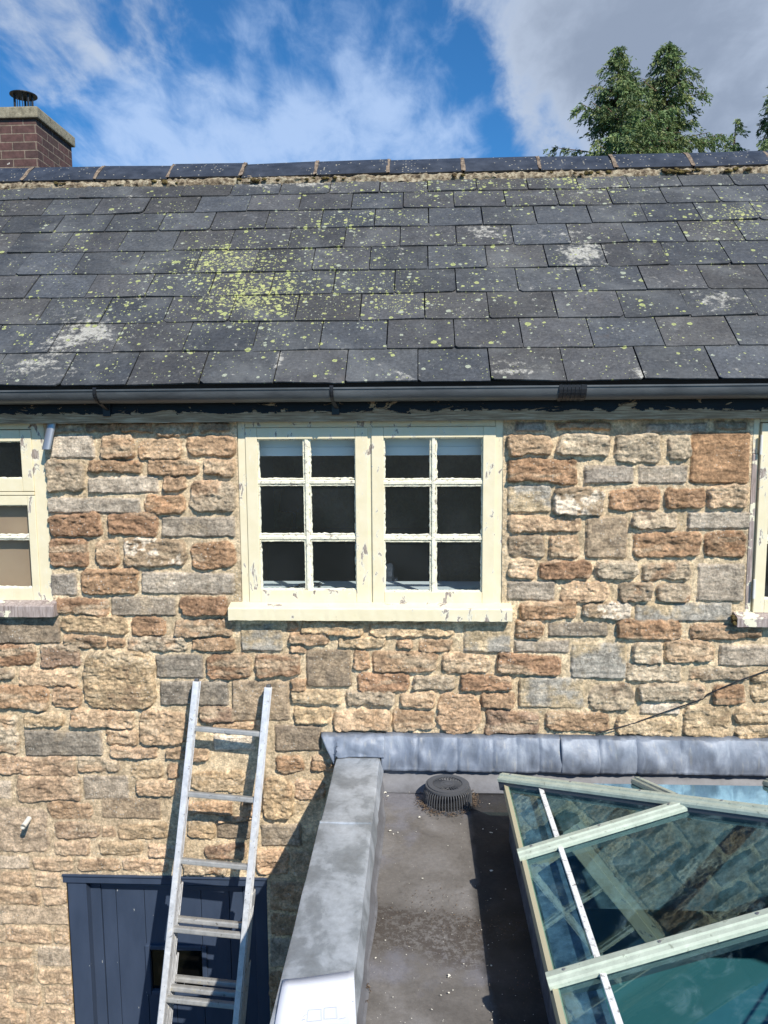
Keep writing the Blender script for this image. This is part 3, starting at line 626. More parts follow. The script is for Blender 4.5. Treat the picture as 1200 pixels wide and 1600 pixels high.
# gable ends and back wall
ROOF_A = R(40.0)
EAVE = PY(600, 600, -0.10)                       # lower edge of the lowest slates
U_ = Vector((0, math.cos(ROOF_A), math.sin(ROOF_A))); Nn = Vector((0, -math.sin(ROOF_A), math.cos(ROOF_A)))
E0 = Vector((0, -0.10, EAVE.z))
def ROOF(u, v): return hit(u, v, E0, Nn)
def ROOFUV(u, v):
    p = ROOF(u, v); return p.x, (p-E0).dot(U_)
TOPT = ROOFUV(600, 262)[1]
RIDGE = E0+U_*TOPT
YB = RIDGE.y*2+0.10
gb = MB()
for x in (XL, XR-0.3):
    gb.prism([(x, .33, -.4), (x, YB-.2, -.4), (x, YB-.2, E0.z-.12), (x, RIDGE.y, RIDGE.z-.12), (x, .33, E0.z+.15)], (0.3, 0, 0))
gb.box((XL+.3, YB-.5, -.4), (XR-.3, YB-.2, E0.z-.12))
gb.build('gable_wall', M_PLAIN, cottage)

# roof of individual slates, each a thin tapered plate with uneven edges
JO = {0: [-16,97,200,312,428,539,653,767,886,1007,1125,1250], 1: [-20,80,178,287,395,499,604,711,818,928,1041,1157,1270], 2: [-40,61,159,257,359,461,562,664,765,872,977,1082,1187,1290],
      3: [-48,45,137,230,327,422,520,616,713,811,910,1012,1110,1210], 4: [-62,31,117,212,305,397,487,577,669,762,857,952,1050,1147,1245], 5: [-66,19,102,187,272,359,450,537,625,714,804,894,985,1077,1170,1260],
      6: [-72,7,90,169,250,330,415,501,585,670,755,840,927,1015,1102,1195], 7: [-80,-3,73,150,228,307,387,467,549,630,710,791,875,960,1046,1132,1220], 8: [-100,-24,53,131,207,285,361,437,515,593,668,746,826,907,988,1071,1155,1240]}
RV = [600, 548.5, 503, 461.5, 424.5, 388.5, 357, 329, 303.5]
RT = [ROOFUV(600, v)[1] for v in RV]; RT.append(TOPT-0.02)
SL_V, SL_F, SL_C, SL_UV = [], [], [], []
def slate(x0, x1, t0, t1, wlift):
    n = 7; out = []
    chipL = rnd.random() < .30; chipR = rnd.random() < .30
    g = 0.0018
    sk = rnd.uniform(-.004, .004); x0 += g+rnd.uniform(0, .002); x1 -= g+rnd.uniform(0, .002)
    cl = rnd.uniform(.006, .02) if chipL else 0.002; cr = rnd.uniform(.006, .02) if chipR else 0.002
    out.append((x0, t0+cl+sk)); out.append((x0+cl, t0+sk))
    for k in range(1, n): 
        f = k/n; out.append((x0+cl+(x1-x0-cl-cr)*f, t0+sk*(1-2*f)+rnd.uniform(-.0016, .0016)))
    out.append((x1-cr, t0-sk)); out.append((x1, t0+cr-sk))
    out.append((x1+rnd.uniform(-.001,.001), (t0+t1)/2)); out.append((x1, t1)); out.append((x0, t1)); out.append((x0+rnd.uniform(-.001,.001), (t0+t1)/2))
    th = rnd.uniform(.005, .0075); ex = rnd.uniform(0, .003)
    L = t1-t0; b = len(SL_V); m = len(out)
    rx = rnd.uniform(-.0015, .0015)
    for top in (0, 1):
        for (x, t_) in out:
            f = max(0, (t_-t0)/L); w_ = (wlift+ex)*(1-f)+0.0005+(th if top else 0)+rx*(x-(x0+x1)/2)*20*(1-f)
            p = Vector((x, E0.y, E0.z))+U_*t_+Nn*w_; SL_V.append(tuple(p)); SL_UV.append((x, t_))
    fs = [tuple(range(b+m, b+2*m))] + [(b+i, b+(i+1)%m, b+(i+1)%m+m, b+i+m) for i in range(m)] + [tuple(range(b+m-1, b-1, -1))]
    v_ = rnd.choice([.78, .9, 1, 1, 1.08, 1.22])*rnd.uniform(.95, 1.05); base = rnd.choice([(80,82,85),(82,84,87),(84,84,86),(79,82,87),(87,86,86),(82,82,84)])
    c_ = tuple(k_*v_*0.74*q_ for k_, q_ in zip(srgb(*base), (1.0, 1.0, .975)))
    SL_F.extend(fs); SL_C.extend([c_]*len(fs))
for r_ in range(9):
    t0 = RT[r_]; gauge = RT[r_+1]-t0 if r_ < 8 else 0.22
    js = [ROOFUV(u, RV[r_])[0] for u in JO[r_]]
    avg = (js[-1]-js[0])/(len(js)-1)
    while js[0] > XL: js.insert(0, js[0]-avg*rnd.uniform(.95, 1.05))
    while js[-1] < XR: js.append(js[-1]+avg*rnd.uniform(.95, 1.05))
    js[0] = XL-.04; js[-1] = XR+.04
    for a, b in zip(js[:-1], js[1:]): slate(a, b, t0+rnd.uniform(-.003, .003), t0+gauge*1.16 if r_ < 8 else TOPT+.01, .0065)
me = bpy.data.meshes.new('roof'); 
b0 = len(SL_V)
def P3(x, t_, w_): return tuple(Vector((x, E0.y, E0.z))+U_*t_+Nn*w_)
SL_V += [P3(XL-.04, .02, -.004), P3(XR+.04, .02, -.004), P3(XR+.04, TOPT, -.004), P3(XL-.04, TOPT, -.004), P3(XL-.04, .02, -.05), P3(XR+.04, .02, -.05), P3(XR+.04, TOPT, -.05), P3(XL-.04, TOPT, -.05)]
SL_UV += [(0,0)]*8
SL_F += [(b0,b0+1,b0+2,b0+3), (b0+4,b0+7,b0+6,b0+5), (b0,b0+4,b0+5,b0+1)]; SL_C += [(.02,.02,.02)]*3
b1 = len(SL_V)                                    # the far slope
SL_V += [(XL-.04, RIDGE.y, RIDGE.z), (XR+.04, RIDGE.y, RIDGE.z), (XR+.04, YB, E0.z), (XL-.04, YB, E0.z)]; SL_UV += [(0,0),(5,0),(5,3),(0,3)]
SL_F += [(b1,b1+1,b1+2,b1+3)]; SL_C += [srgb(80,82,88)]
me.from_pydata(SL_V, [], SL_F); me.update()
ca = me.color_attributes.new('tone', 'FLOAT_COLOR', 'CORNER'); uvl = me.uv_layers.new(name='roof')
for poly, c_ in zip(me.polygons, SL_C):
    for li in poly.loop_indices:
        ca.data[li].color = (*c_, 1); uvl.data[li].uv = SL_UV[me.loops[li].vertex_index]
M_SLATE = material('lichened_slate', build=b_slate)
roof = link('roof', me, M_SLATE, cottage)

# ridge tiles, their mortar joints and the bedding beneath them
prof = []
for k in range(9):
    a = -1+2*k/8
    yy = a*0.165; prof.append((RIDGE.y+yy, RIDGE.z+0.047-abs(a)**1.2*0.130))
RJ = [ROOFUV(u, 250)[0]*1.0 for u in (52,162,273,384,497,608,722,838,953,1070,1190)]
rx_ = [hit(u, 256, RIDGE, (0,1,0)).x for u in (52,162,273,384,497,608,722,838,953,1070,1190)]
while rx_[0] > XL: rx_.insert(0, rx_[0]-.47)
while rx_[-1] < XR: rx_.append(rx_[-1]+.47)
rx_[0] = XL-.05; rx_[-1] = XR+.05
for a, b in zip(rx_[:-1], rx_[1:]):
    m = MB(); dz = rnd.uniform(-.004, .004); tl = rnd.uniform(-.005, .005)
    pr = [(y, z+dz) for y, z in prof]; inn = [(RIDGE.y+(y-RIDGE.y)*.88, z-.014) for y, z in pr]
    loop = pr+inn[::-1]; n = len(loop); vs = []
    for x, s_ in ((a+.005, -1), (b-.005, 1)): vs += [(x, y, z+s_*tl) for y, z in loop]
    fs = [(j, (j+1)%n, (j+1)%n+n, j+n) for j in range(n)]
    k = len(pr)
    for e in (0, n): fs += [(e+j, e+j+1, e+n-2-j, e+n-1-j) for j in range(k-1)]
    m.raw(vs, fs); m.build('ridge_tile', M_RIDGE, cottage, smooth=True)
for x in rx_[1:-1]:
    jm = MB()
    pj = [(RIDGE.y+(y-RIDGE.y)*1.02, z+.002+.003*rnd.random()) for y, z in prof]
    jm.sweepx(pj, [x-.011, x-.004, x+.004, x+.011], lambda x_, j: (rnd.uniform(-.004,.004), 0, rnd.uniform(-.003,.003)))
    jm.build('ridge_joint_mortar', M_JOINT, cottage)
bm_ = MB(); xb = np.arange(XL, XR, 0.018)
tb = TOPT-0.158/math.cos(ROOF_A)
pb = [P3(0, tb-.024, .006), P3(0, tb-.018, .014), P3(0, tb-.008, .024), P3(0, tb+.006, .030), P3(0, tb+.05, .032)]
bm_.sweepx([(p[1], p[2]) for p in pb], xb, lambda x, j: (0, rnd.uniform(-.008,.008)+.012*float(fbm(np.array([x*9.]), np.array([j*.3]), 5, 3)[0]), rnd.uniform(-.007,.005)))
bm_.build('ridge_bedding_mortar', M_MORTAR, cottage, smooth=True)
for x, n_ in ((1.55, 26), (1.02, 10), (2.35, 14), (2.62, 12), (-.55, 6), (-1.6, 8), (-2.2, 6), (.3, 5), (1.9, 8), (-1.0,7)):
    mo = MB()
    for _ in range(n_):
        c0 = Vector(P3(x+rnd.gauss(0, .06), tb-.012+rnd.uniform(-.012,.02), .026+rnd.uniform(0,.012))); r0 = rnd.uniform(.006, .014)
        vs = []; 
        bm = bmesh.new(); bmesh.ops.create_icosphere(bm, subdivisions=1, radius=r0)
        for v in bm.verts: v.co = c0+Vector((v.co.x*1.6, v.co.y, v.co.z*.8))*rnd.uniform(.8,1.2)
        bm.verts.index_update(); mo.raw([v.co.copy() for v in bm.verts], [[v.index for v in f.verts] for f in bm.faces]); bm.free()
    tag(mo.build('ridge_moss', M_MOSS, cottage, fix=False), kind='stuff')

# fascia, gutter and its brackets
FASCIA_LOW = PY(600, 658, -0.05).z
M_FASCIA = material('peeling_black_fascia_paint', build=b_fascia)
fz1 = PY(600, 618, -0.05).z
f = MB(); fxs = np.arange(XL, XR, 0.012)
f.sweepx([(-.052, fz1+.05), (-.052, FASCIA_LOW+.02), (-.052, FASCIA_LOW), (.0, FASCIA_LOW)], fxs, lambda x, j: (0, 0, (.0035*float(fbm(np.array([x*20.]), np.array([0.]), 3, 3)[0]) if j >= 2 else 0)))
f.box((XL, -.05, FASCIA_LOW+.008), (XR, -.0, fz1+.09))
f.build('fascia_board', M_FASCIA, cottage)
GT = PY(600, 604.5, -0.165).z; GB = PY(600, 627, -0.14).z
gyc = (-0.165-0.052)/2-.002; gr = (0.165-0.056)/2; gd = GT-GB
gp = [(gyc-gr*math.cos(a), GT-gd*math.sin(a)**.8) for a in [math.pi*k/14 for k in range(15)]]
gi = [(gyc+(y-gyc)*.93, z+.003 if i not in (0,14) else z) for i, (y, z) in enumerate(gp)]
lip = [(gp[0][0]-.004, GT-.006), (gp[0][0]-.004, GT+.001)]
gj = [hit(893, 612, (0,-.165,0), (0,1,0)).x]
gut = MB(); gut.sweepx([(gp[0][0]-.004, GT-.007), (gp[0][0]-.004, GT), (gi[0][0], GT)]+gi[1:]+gp[::-1], [XL-.05, XR+.05])
gutter = gut.build('gutter', M_GUTTER, cottage, smooth=True)
m = MB()
for k in range(7):
    x = gj[0]-.05+k*.0165
    m.sweepx([(gyc-(gr+.006)*math.cos(a), GT+.002-(gd+.006)*math.sin(a)**.8) for a in [math.pi*q_/14 for q_ in range(15)]], [x, x+.0035, x+.0036, x+.0145], lambda x_, j: (0,0,0))
m.sweepx([(gyc-(gr+.0075)*math.cos(a), GT+.003-(gd+.009)*math.sin(a)**.8) for a in [math.pi*q_/14 for q_ in range(15)]], [gj[0]-.052, gj[0]-.040])
m.sweepx([(gyc-(gr+.0075)*math.cos(a), GT+.003-(gd+.009)*math.sin(a)**.8) for a in [math.pi*q_/14 for q_ in range(15)]], [gj[0]+.040, gj[0]+.052])
m.build('gutter_union', M_BLACK, gutter)
for u in (148, 518, -330, 1300):
    x = hit(u, 612, (0,-.165,0), (0,1,0)).x
    m = MB(); ps = [(gyc-(gr+.005)*math.cos(a), GT+.004-(gd+.005)*math.sin(a)**.8) for a in [math.pi*q_/14 for q_ in range(15)]]
    ps = [(ps[0][0]+.004, GT+.008)]+ps
    m.sweepx(ps, [x-.008, x+.008]); m.sweepx([(y-.003, z-.003) for y, z in ps[:12]], [x-.004, x+.004])
    m.obox((x, gyc-gr*.2, GB+.004), (x+.012, -.056, GB-.028), .018, .007, bev=.002)
    m.box((x-.012, -.062, GB-.055), (x+.022, -.0545, GB+.004), .002)
    m.build('gutter_bracket', M_BLACK, gutter)
# ------------------------------------------------------------------ windows
def wood_bar(x0, z0, x1, z1, yf, yb, bev=.004): return MB().box((x0, yf, z0), (x1, yb, z1), bev)
def wavy(x0, z0, x1, z1, yf, yb, amp=.0018):
    """glazing bar with lumpy putty edges"""
    m = MB(); vert = (z1-z0) > (x1-x0); n = max(6, int(max(x1-x0, z1-z0)/.012)); vs = []; k = 6
    for i in range(n+1):
        f = i/n
        a, b = ((x0, x1) if vert else (z0, z1)); j1 = rnd.gauss(0, amp); j2 = rnd.gauss(0, amp); mid = (a+b)/2
        for (s_, y) in ((a+j1, yb), (a+j1, yf+.010), (mid-(b-a)*.22, yf), (mid+(b-a)*.22, yf), (b+j2, yf+.010), (b+j2, yb)):
            vs.append((s_, y+rnd.gauss(0,.0006), z0+(z1-z0)*f) if vert else (x0+(x1-x0)*f, y+rnd.gauss(0,.0006), s_))
    fs = [(i*k+j, i*k+(j+1)%k, (i+1)*k+(j+1)%k, (i+1)*k+j) for i in range(n) for j in range(k)] + [tuple(range(k)), tuple(n*k+j for j in range(k))]
    return m.raw(vs, fs)
def zc(v): return PY(600, v).z
def xc(u, v=810): return PY(u, v).x
def sill(parent, x0, x1, ztop, zbot, mat, yf=-0.062):
    m = MB(); n = int((x1-x0)/.02); vs = []; pr = [(.06, ztop+.012), (-.008, ztop+.004), (yf+.006, ztop-.008), (yf, ztop-.014), (yf, zbot), (yf+.02, zbot-.001), (.03, zbot)]
    k = len(pr)
    for i in range(n+1):
        for j, (y, z) in enumerate(pr): vs.append((x0+(x1-x0)*i/n, y+(rnd.gauss(0,.0003) if j in (2,3,4) else 0), z+(rnd.gauss(0,.0006) if j in (3,4) else 0)))
    m.raw(vs, [(i*k+j, i*k+(j+1)%k, (i+1)*k+(j+1)%k, (i+1)*k+j) for i in range(n) for j in range(k)]+[tuple(range(k)), tuple(n*k+j for j in range(k))])
    return m.build('sill', mat, parent)
def casement(parent, x0, x1, z0, z1, cols, rows, yf, mat=M_CREAM, name='casement'):
    """stiles and rails round given glass openings, with bars and panes of their own"""
    m = MB(); yb = yf+.045
    m.box((x0, yf, z0), (cols[0][0], yb, z1), .003); m.box((cols[-1][1], yf, z0), (x1, yb, z1), .003)
    e = .0006
    m.box((cols[0][0]+e, yf+.0006, rows[0][1]), (cols[-1][1]-e, yb, z1), .002); m.box((cols[0][0]+e, yf+.0006, z0), (cols[-1][1]-e, yb, rows[-1][0]), .002)
    cs = m.build(name, mat, parent)
    zt, zb = rows[0][1], rows[-1][0]
    for a, b in zip(cols[:-1], cols[1:]): wavy(a[1], zb, b[0], zt, yf+.004, yb-.004).build('glazing_bar', M_PUTTY, parent)
    for a, b in zip(rows[:-1], rows[1:]): wavy(cols[0][0], b[1], cols[-1][1], a[0], yf+.007, yb-.006).build('glazing_bar', M_PUTTY, parent)
    pm = MB(); p_ = .006
    for c_ in cols:
        for r_ in rows:
            for q_ in ((c_[0]-.002, r_[0]-.002, c_[0]+p_, r_[1]+.002), (c_[1]-p_, r_[0]-.002, c_[1]+.002, r_[1]+.002), (c_[0], r_[1]-p_, c_[1], r_[1]+.002), (c_[0], r_[0]-.002, c_[1], r_[0]+p_)):
                w_ = wavy(*q_, yf+.012+rnd.uniform(0,.001), yf+.03, .0012); pm.raw(w_.v, w_.f)
    pm.build('putty', M_PUTTY, parent)
    for c_ in cols:
        for r_ in rows:
            tilt = rnd.uniform(-.0012, .0012); g_ = MB(); y = yf+.026
            g_.raw([(c_[0]-.004, y, r_[0]-.004), (c_[1]+.004, y+tilt, r_[0]-.004), (c_[1]+.004, y+tilt, r_[1]+.004), (c_[0]-.004, y-tilt, r_[1]+.004)], [(0,1,2,3)])
            g_.build('pane', M_GLASS, parent, fix=False)
    return cs

# rooms behind the windows, plain dim plaster
rm = MB(); zf = 2.38; zl = zc(640)+.02
rb = (XL+.35, .335, zf, XR-.35, 3.1, min(zl, 4.36))
X0,Yr0,Z0,X1,Yr1,Z1 = rb
rm.raw([(X0,Yr0,Z0),(X1,Yr0,Z0),(X1,Yr1,Z0),(X0,Yr1,Z0),(X0,Yr0,Z1),(X1,Yr0,Z1),(X1,Yr1,Z1),(X0,Yr1,Z1)], [(4,7,6,5),(1,2,6,5),(2,3,7,6),(3,0,4,7)])
rm.box((-1.3, .335, Z0), (-1.2, Yr1, Z1)); rm.box((1.1, .335, Z0), (1.2, Yr1, Z1))
rm.build('room_walls', M_ROOM, cottage, fix=False)
MB().box((X0, .335, Z0-.02), (X1, Yr1, Z0)).build('room_floor', M_ROOMFLOOR, cottage)
db = tag(MB().box((-1.15, 2.2, zf), (.15, 2.9, zf+.95), .02).box((-1.13, 2.18, zf+.52), (.13, 2.2, zf+.93), .006).box((-1.13, 2.18, zf+.08), (.13, 2.2, zf+.49), .006).build('chest', material('dark_stained_wood', srgb(36,32,32), .5)), 'dark chest standing in the dim room behind the middle window', 'chest')

# middle window
wm = empty('window', (0,0,0)); wm.parent = cottage; tag(wm, 'cream two-light casement with twelve small panes, peeling paint')
x0, z0, x1, z1 = WM; z1 = zc(652)
fr = MB(); fr.box((x0, .004, z0-.02), (xc(386), .10, z1), .003); fr.box((xc(773), .004, z0-.02), (x1, .10, z1), .003)
fr.box((xc(386)+.0006, .0046, zc(667)), (xc(773)-.0006, .10, z1), .003); fr.box((xc(386)+.0006, .0046, z0-.03), (xc(773)-.0006, .10, zc(942)), .002); fr.box((xc(573), .006, zc(942)), (xc(583), .10, zc(667)), .002)
fr.build('window_frame', M_CREAM, wm)
casement(wm, xc(386.5), xc(575.5), zc(941.5), zc(667.5), [(xc(404.5), xc(476)), (xc(484.5), xc(556))], [(zc(748.5), zc(685)), (zc(836), zc(757.5)), (zc(923), zc(845))], -.002)
casement(wm, xc(581.5), xc(773.5), zc(943), zc(667.5), [(xc(600), xc(673)), (xc(681), xc(754))], [(zc(750), zc(684)), (zc(837.5), zc(759)), (zc(925), zc(846))], -.004)
sill(wm, xc(357), xc(800), zc(943), zc(965), M_CREAM)
m = MB(); by = .088
m.box((x0+.01, by, zc(700)), (x1-.01, by+.003, zc(660))); m.box((x0+.01, by-.006, zc(713)), (x1-.01, by+.006, zc(699)), .003); m.build('roller_blind', M_BLIND, wm)
MB().box((x0-.02, .10, zc(941)-.03), (x1+.02, .36, zc(933)), .003).build('inner_sill', M_INSILL, wm)
for xx0, xx1 in ((x0-.01, x0+.012), (x1-.012, x1+.01)): MB().box((xx0, .101, zc(933)+.001), (xx1, .35, zc(640))).build('window_reveal', M_INSILL, wm)
# pair of dark cable loops lying on the inner sill
cz = zc(933)+.004
cp = []
for k in range(40):
    a = k/39*4.2*math.pi; cp.append((xc(470)+.052*math.cos(a)+.012*k/39, .20+.045*math.sin(a)+.01*math.sin(a*.5), cz+.003+.0022*k/10+.004*math.sin(a*1.5)**2))
cp += [(xc(430)+.02, .17, cz), (xc(425), .15, cz)]
tag(MB().tube(cp, .0035, 6).build('coiled_cable', M_BLACK, smooth=True), 'coil of thin black cable lying on the white inner sill of the middle window', 'cable')

lm = empty('table_lamp', (-.97, 2.45, zf+.95)); tag(lm, 'dark table lamp standing on the chest in the dim room', 'lamp')
MB().tube([(-.97,2.45,zf+.951),(-.97,2.45,zf+.975),(-.97,2.45,zf+1.0),(-.97,2.45,zf+1.16)], .02, 14, radii=[.07,.065,.014,.012]).build('lamp_base', M_BLACK, lm, smooth=True)
MB().tube([(-.97,2.45,zf+1.14),(-.97,2.45,zf+1.36)], .1, 20, caps=False, radii=[.12,.075]).build('lamp_shade', material('dark_lampshade', srgb(52,48,46), .9), lm, smooth=True)
# left window: dark upper pane, brown board behind the lower panes
wl = empty('window', (0,0,0)); wl.parent = cottage; tag(wl, 'cream window with a dark top pane and brown board behind the lower panes')
def xl(u): return PY(u, 840).x
x0, z0, x1, z1 = WLp; z1 = zc(652)+.006
mid = (x0+x1)/2
fr = MB(); fr.box((x0, .002, z0-.02), (xl(-322), .10, z1), .003); fr.box((xl(58), .002, z0-.02), (x1, .10, z1), .003)
fr.box((xl(-322)+.0006, .0026, zc(667)), (xl(58)-.0006, .10, z1), .003); fr.box((xl(-322)+.0006, .0026, z0-.02), (xl(58)-.0006, .10, zc(941)), .002); fr.box((xl(-322)+.0006, -.004, zc(772)), (xl(58)-.0006, .09, zc(767)), .002)
fr.build('window_frame', M_CREAM, wl)
for (a, b, ia, ib) in ((-137, 58, -121, 41), (-321, -140, -304, -154)):
    casement(wl, xl(a), xl(b), zc(766), zc(668), [(xl(ia), xl(ib))], [(zc(746), zc(686))], -.003, name='top_light')
    casement(wl, xl(a), xl(b), zc(941), zc(773), [(xl(ia), xl((ia+ib)/2-3)), (xl((ia+ib)/2+4), xl(ib+6))] if False else [(xl(ia), xl(ib+5))], [(zc(837), zc(788)), (zc(921), zc(843))], -.002)
sill(wl, x0-.05, xl(86), zc(941), zc(962), M_BAREWOOD, -.055)
bd = MB(); bd.box((x0+.04, .055, z0), (x1-.04, .061, zc(770)), 0)
tag(bd.build('brown_board', M_CARD), 'brown board filling the lower panes of the left window', 'board')
# right window, only its hinge side in view
wr = empty('window', (0,0,0)); wr.parent = cottage; tag(wr, 'cream casement with a bare grey wooden frame post and white hinges')
def xr(u): return PY(u, 810).x
x0, z0, x1, z1 = WRp; z1 = zc(652)-.004
fr = MB(); fr.box((xr(1179.5), .006, z0), (xr(1181), .10, z1)); fr.box((xr(1575), .004, z0-.02), (x1, .10, z1), .003)
fr.box((xr(1181.5), .0046, zc(664)), (xr(1575)-.0006, .10, z1), .003); fr.box((xr(1181.5), .0046, z0-.02), (xr(1575)-.0006, .10, zc(955)), .002); fr.build('window_frame', M_CREAM, wr)
MB().box((x0, -.002, z0-.01), (xr(1179), .10, zc(712)), .004).build('window_post', M_BAREWOOD, wr)
MB().box((x0, .0, zc(712)+.001), (xr(1179), .10, z1), .003).build('window_post', M_CREAM, wr)
casement(wr, xr(1182), xr(1375), zc(954), zc(665), [(xr(1199), xr(1270)), (xr(1278), xr(1350))], [(zc(748), zc(684)), (zc(838), zc(758)), (zc(934), zc(848))], -.012)
casement(wr, xr(1378), xr(1574), zc(954), zc(665), [(xr(1396), xr(1466)), (xr(1474), xr(1546))], [(zc(748), zc(684)), (zc(838), zc(758)), (zc(934), zc(848))], -.012)
sill(wr, xr(1152), x1+.05, zc(955), zc(972), M_BAREWOOD, -.055)
for v0_, v1_ in ((683, 713), (903, 932)): MB().tube([(xr(1181), -.018, zc(v1_)), (xr(1181), -.018, zc(v0_))], .006, 8).build('hinge', M_WHITE, wr, smooth=True)
mo = MB()
for _ in range(14):
    bm = bmesh.new(); bmesh.ops.create_icosphere(bm, subdivisions=1, radius=rnd.uniform(.006,.011)); c0 = Vector((xr(1150)+rnd.uniform(-.008,.008), -.035+rnd.uniform(-.015,.01), zc(963)+rnd.uniform(-.014,.014)))
    for v in bm.verts: v.co = v.co+c0
    bm.verts.index_update(); mo.raw([v.co.copy() for v in bm.verts], [[v.index for v in f.verts] for f in bm.faces]); bm.free()
tag(mo.build('sill_moss', M_MOSS, wr, fix=False), kind='stuff')
# zinc strip hanging under the eaves beside the left window
a = PY(81, 660, -.03); b = PY(72, 702, -.055)
s_ = MB(); d_ = (b-a); n_ = 7; vs = []
for p in (a, b): vs += [(p.x+.020*math.sin(t_), p.y-.010*math.cos(t_), p.z) for t_ in [(-1.5+3.0*k/(n_-1)) for k in range(n_)]]
vs += [(v[0]*1.0, v[1]+.002, v[2]-.001) for v in vs]
s_.raw(vs, [(j, j+1, j+1+n_, j+n_) for j in range(n_-1)]+[(2*n_+j, 3*n_+j, 3*n_+j+1, 2*n_+j+1) for j in range(n_-1)]+[(0,2*n_,3*n_,n_)[::-1]]); s_.build('metal_drip_strip', M_STEEL, cottage, smooth=True)
# overflow pipe and thin black cable
p = PY(46, 1278, -.0); q_ = PY(36, 1292, -.085)
pm = MB(); pm.tube([p+Vector((0,.03,0)), p, q_], .0125, 14, caps=False); pm.tube([q_, p], .0095, 14, caps=False); pm.build('overflow_pipe', M_WHITE, cottage, smooth=True)
cpx = [(930,1146),(962,1138),(990,1131),(1040,1112),(1098,1093),(1105,1085),(1150,1066),(1203,1046),(1300,1010)]
cpts = [PY(u, v, -.026) for u, v in cpx]
for i in range(1, len(cpts)-1): cpts[i].y = -.022-.004*(i % 2)
MB().tube(cpts, .0032, 6).build('wall_cable', M_BLACK, cottage, smooth=True)

# ------------------------------------------------------------------ door
dr = empty('door', (0,0,0)); dr.parent = cottage; tag(dr, 'slate blue boarded door in a matching frame')
def dz(v): return PY(270, v).z
DX0, DX1 = DRX0, DRX1; zt = DRZ1
iw0, iw1 = PY(139, 1480).x, PY(400, 1480).x
fr = MB(); fr.box((DX0, .006, -.2), (iw0, .12, dz(1382)-.001), .003); fr.box((iw1, .006, -.2), (DX1, .12, dz(1382)-.001), .003)
fr.box((PY(98,1368).x, -.004, dz(1382)), (DX1+.001, .12, zt+.002), .003); fr.box((PY(98,1368).x, -.012, zt-.002), (DX1+.004, .02, zt+.006), .001); fr.build('door_frame', M_DOOR, dr)
YD = .052
wx0, wx1, wz0, wz1 = PY(235,1500,YD).x, PY(316,1500,YD).x, PY(270,1548,YD).z, PY(270,1484,YD).z
leaf = MB()
bx_ = [PY(u, 1480, YD).x for u in (141, 162, 184, 228, 272, 316, 360, 382)] + [iw1-.002]
zl0, zl1 = -.1, dz(1392)-.004
for i, (a, b) in enumerate(zip(bx_[:-1], bx_[1:])):
    off = 0 if i in (0, 7) else .008
    segs = [(zl0, zl1 if i in (0, 7) else zl1-.028)]
    if b > wx0 and a < wx1: 
        for a_, b_ in ((max(a, zl0*0+a), b),): pass
        segs = [(zl0, wz0-.02), (wz1+.02, zl1-.028)]
        if a < wx0 < b: leaf.box((a+.0015, YD+off, wz0-.019), (wx0-.02, YD+.04, wz1+.019), .002)
        if a < wx1 < b: leaf.box((wx1+.02, YD+off, wz0-.019), (b-.0015, YD+.04, wz1+.019), .002)
    for s0, s1 in segs: leaf.box((a+.0012, YD+off, s0), (b-.0012, YD+.04, s1), .0025)
leaf.box((bx_[1]+.001, YD+.0005, zl1-.027), (bx_[7]-.001, YD+.039, zl1), .003)
leaf.box((iw0+.001, YD+.040, zl0), (iw1-.001, YD+.046, wz0-.02)); leaf.box((iw0+.001, YD+.040, wz1+.02), (iw1-.001, YD+.046, zl1))
leaf.build('door_leaf', M_DOOR, dr)
gm = MB(); b_ = .024
for q_ in ((wx0-b_, wz0-b_, wx0, wz1+b_), (wx1, wz0-b_, wx1+b_, wz1+b_), (wx0+.0005, wz1, wx1-.0005, wz1+b_), (wx0+.0005, wz0-b_, wx1-.0005, wz0)): gm.box((q_[0], YD-.006, q_[1]), (q_[2], YD+.036, q_[3]), .005)
gm.build('vision_frame', M_DOOR, dr)
gg = MB(); gg.box((wx0, YD+.014, wz0), (wx1, YD+.018, wz1)); gg.build('door_pane', M_DGLASS, dr)
MB().box((wx0-.02, YD+.05, wz0-.02), (wx1+.02, YD+.056, wz1+.02)).build('pane_backing', material('dark_netting', srgb(30,28,24), .9), dr)
tp = [(wx0+(wx1-wx0)*.55+.022*math.cos(a), YD+.010, wz0+.045+.03*math.sin(a)) for a in [2*math.pi*k/24 for k in range(25)]]
MB().tube(tp, .0018, 6, caps=False).build('pane_ring', M_STEEL, dr, smooth=True)  # thin metal ring just in front of the door glass
dc = MB().raw([(DX0-.2, .34, -.3), (DX1+.2, .34, -.3), (DX1+.2, .34, zt+.1), (DX0-.2, .34, zt+.1)], [(0,1,2,3)]); dc.build('passage_lining', M_ROOM, dr, fix=False)
# ------------------------------------------------------------------ flat-roofed extension
ext = empty('flat_roof_extension', (0,0,0))
tag(ext, 'low flat-roofed extension with a zinc-capped parapet and glass roof lantern', 'extension')
ZF = 2.51
ZC = (PZ(527,1180,2.654).z)
CX0 = (PY(527,1180,-.05).x + PZ(447,1530,2.654).x)/2; CX1 = (PY(595,1175,-.05).x + PZ(555,1520,2.654).x)/2
EXR = 3.6; EYF = -4.6; YW = -.03
M_EXT = material('smooth_render', srgb(196,184,160), .9)
LX0, LX1, LY0, LY1 = .35, 2.45, -.49, -3.0; LZ = ZF+.235
w_ = MB(); w_.box((CX0+.035, EYF+.03, -.2), (CX1-.03, YW, ZC-.05)); w_.box((CX1-.03, EYF+.03, -.2), (EXR-.2, EYF+.2, ZF-.02)); w_.box((EXR-.2, EYF+.03, -.2), (EXR-.03, YW, ZF-.02)); w_.build('extension_wall', M_EXT, ext)
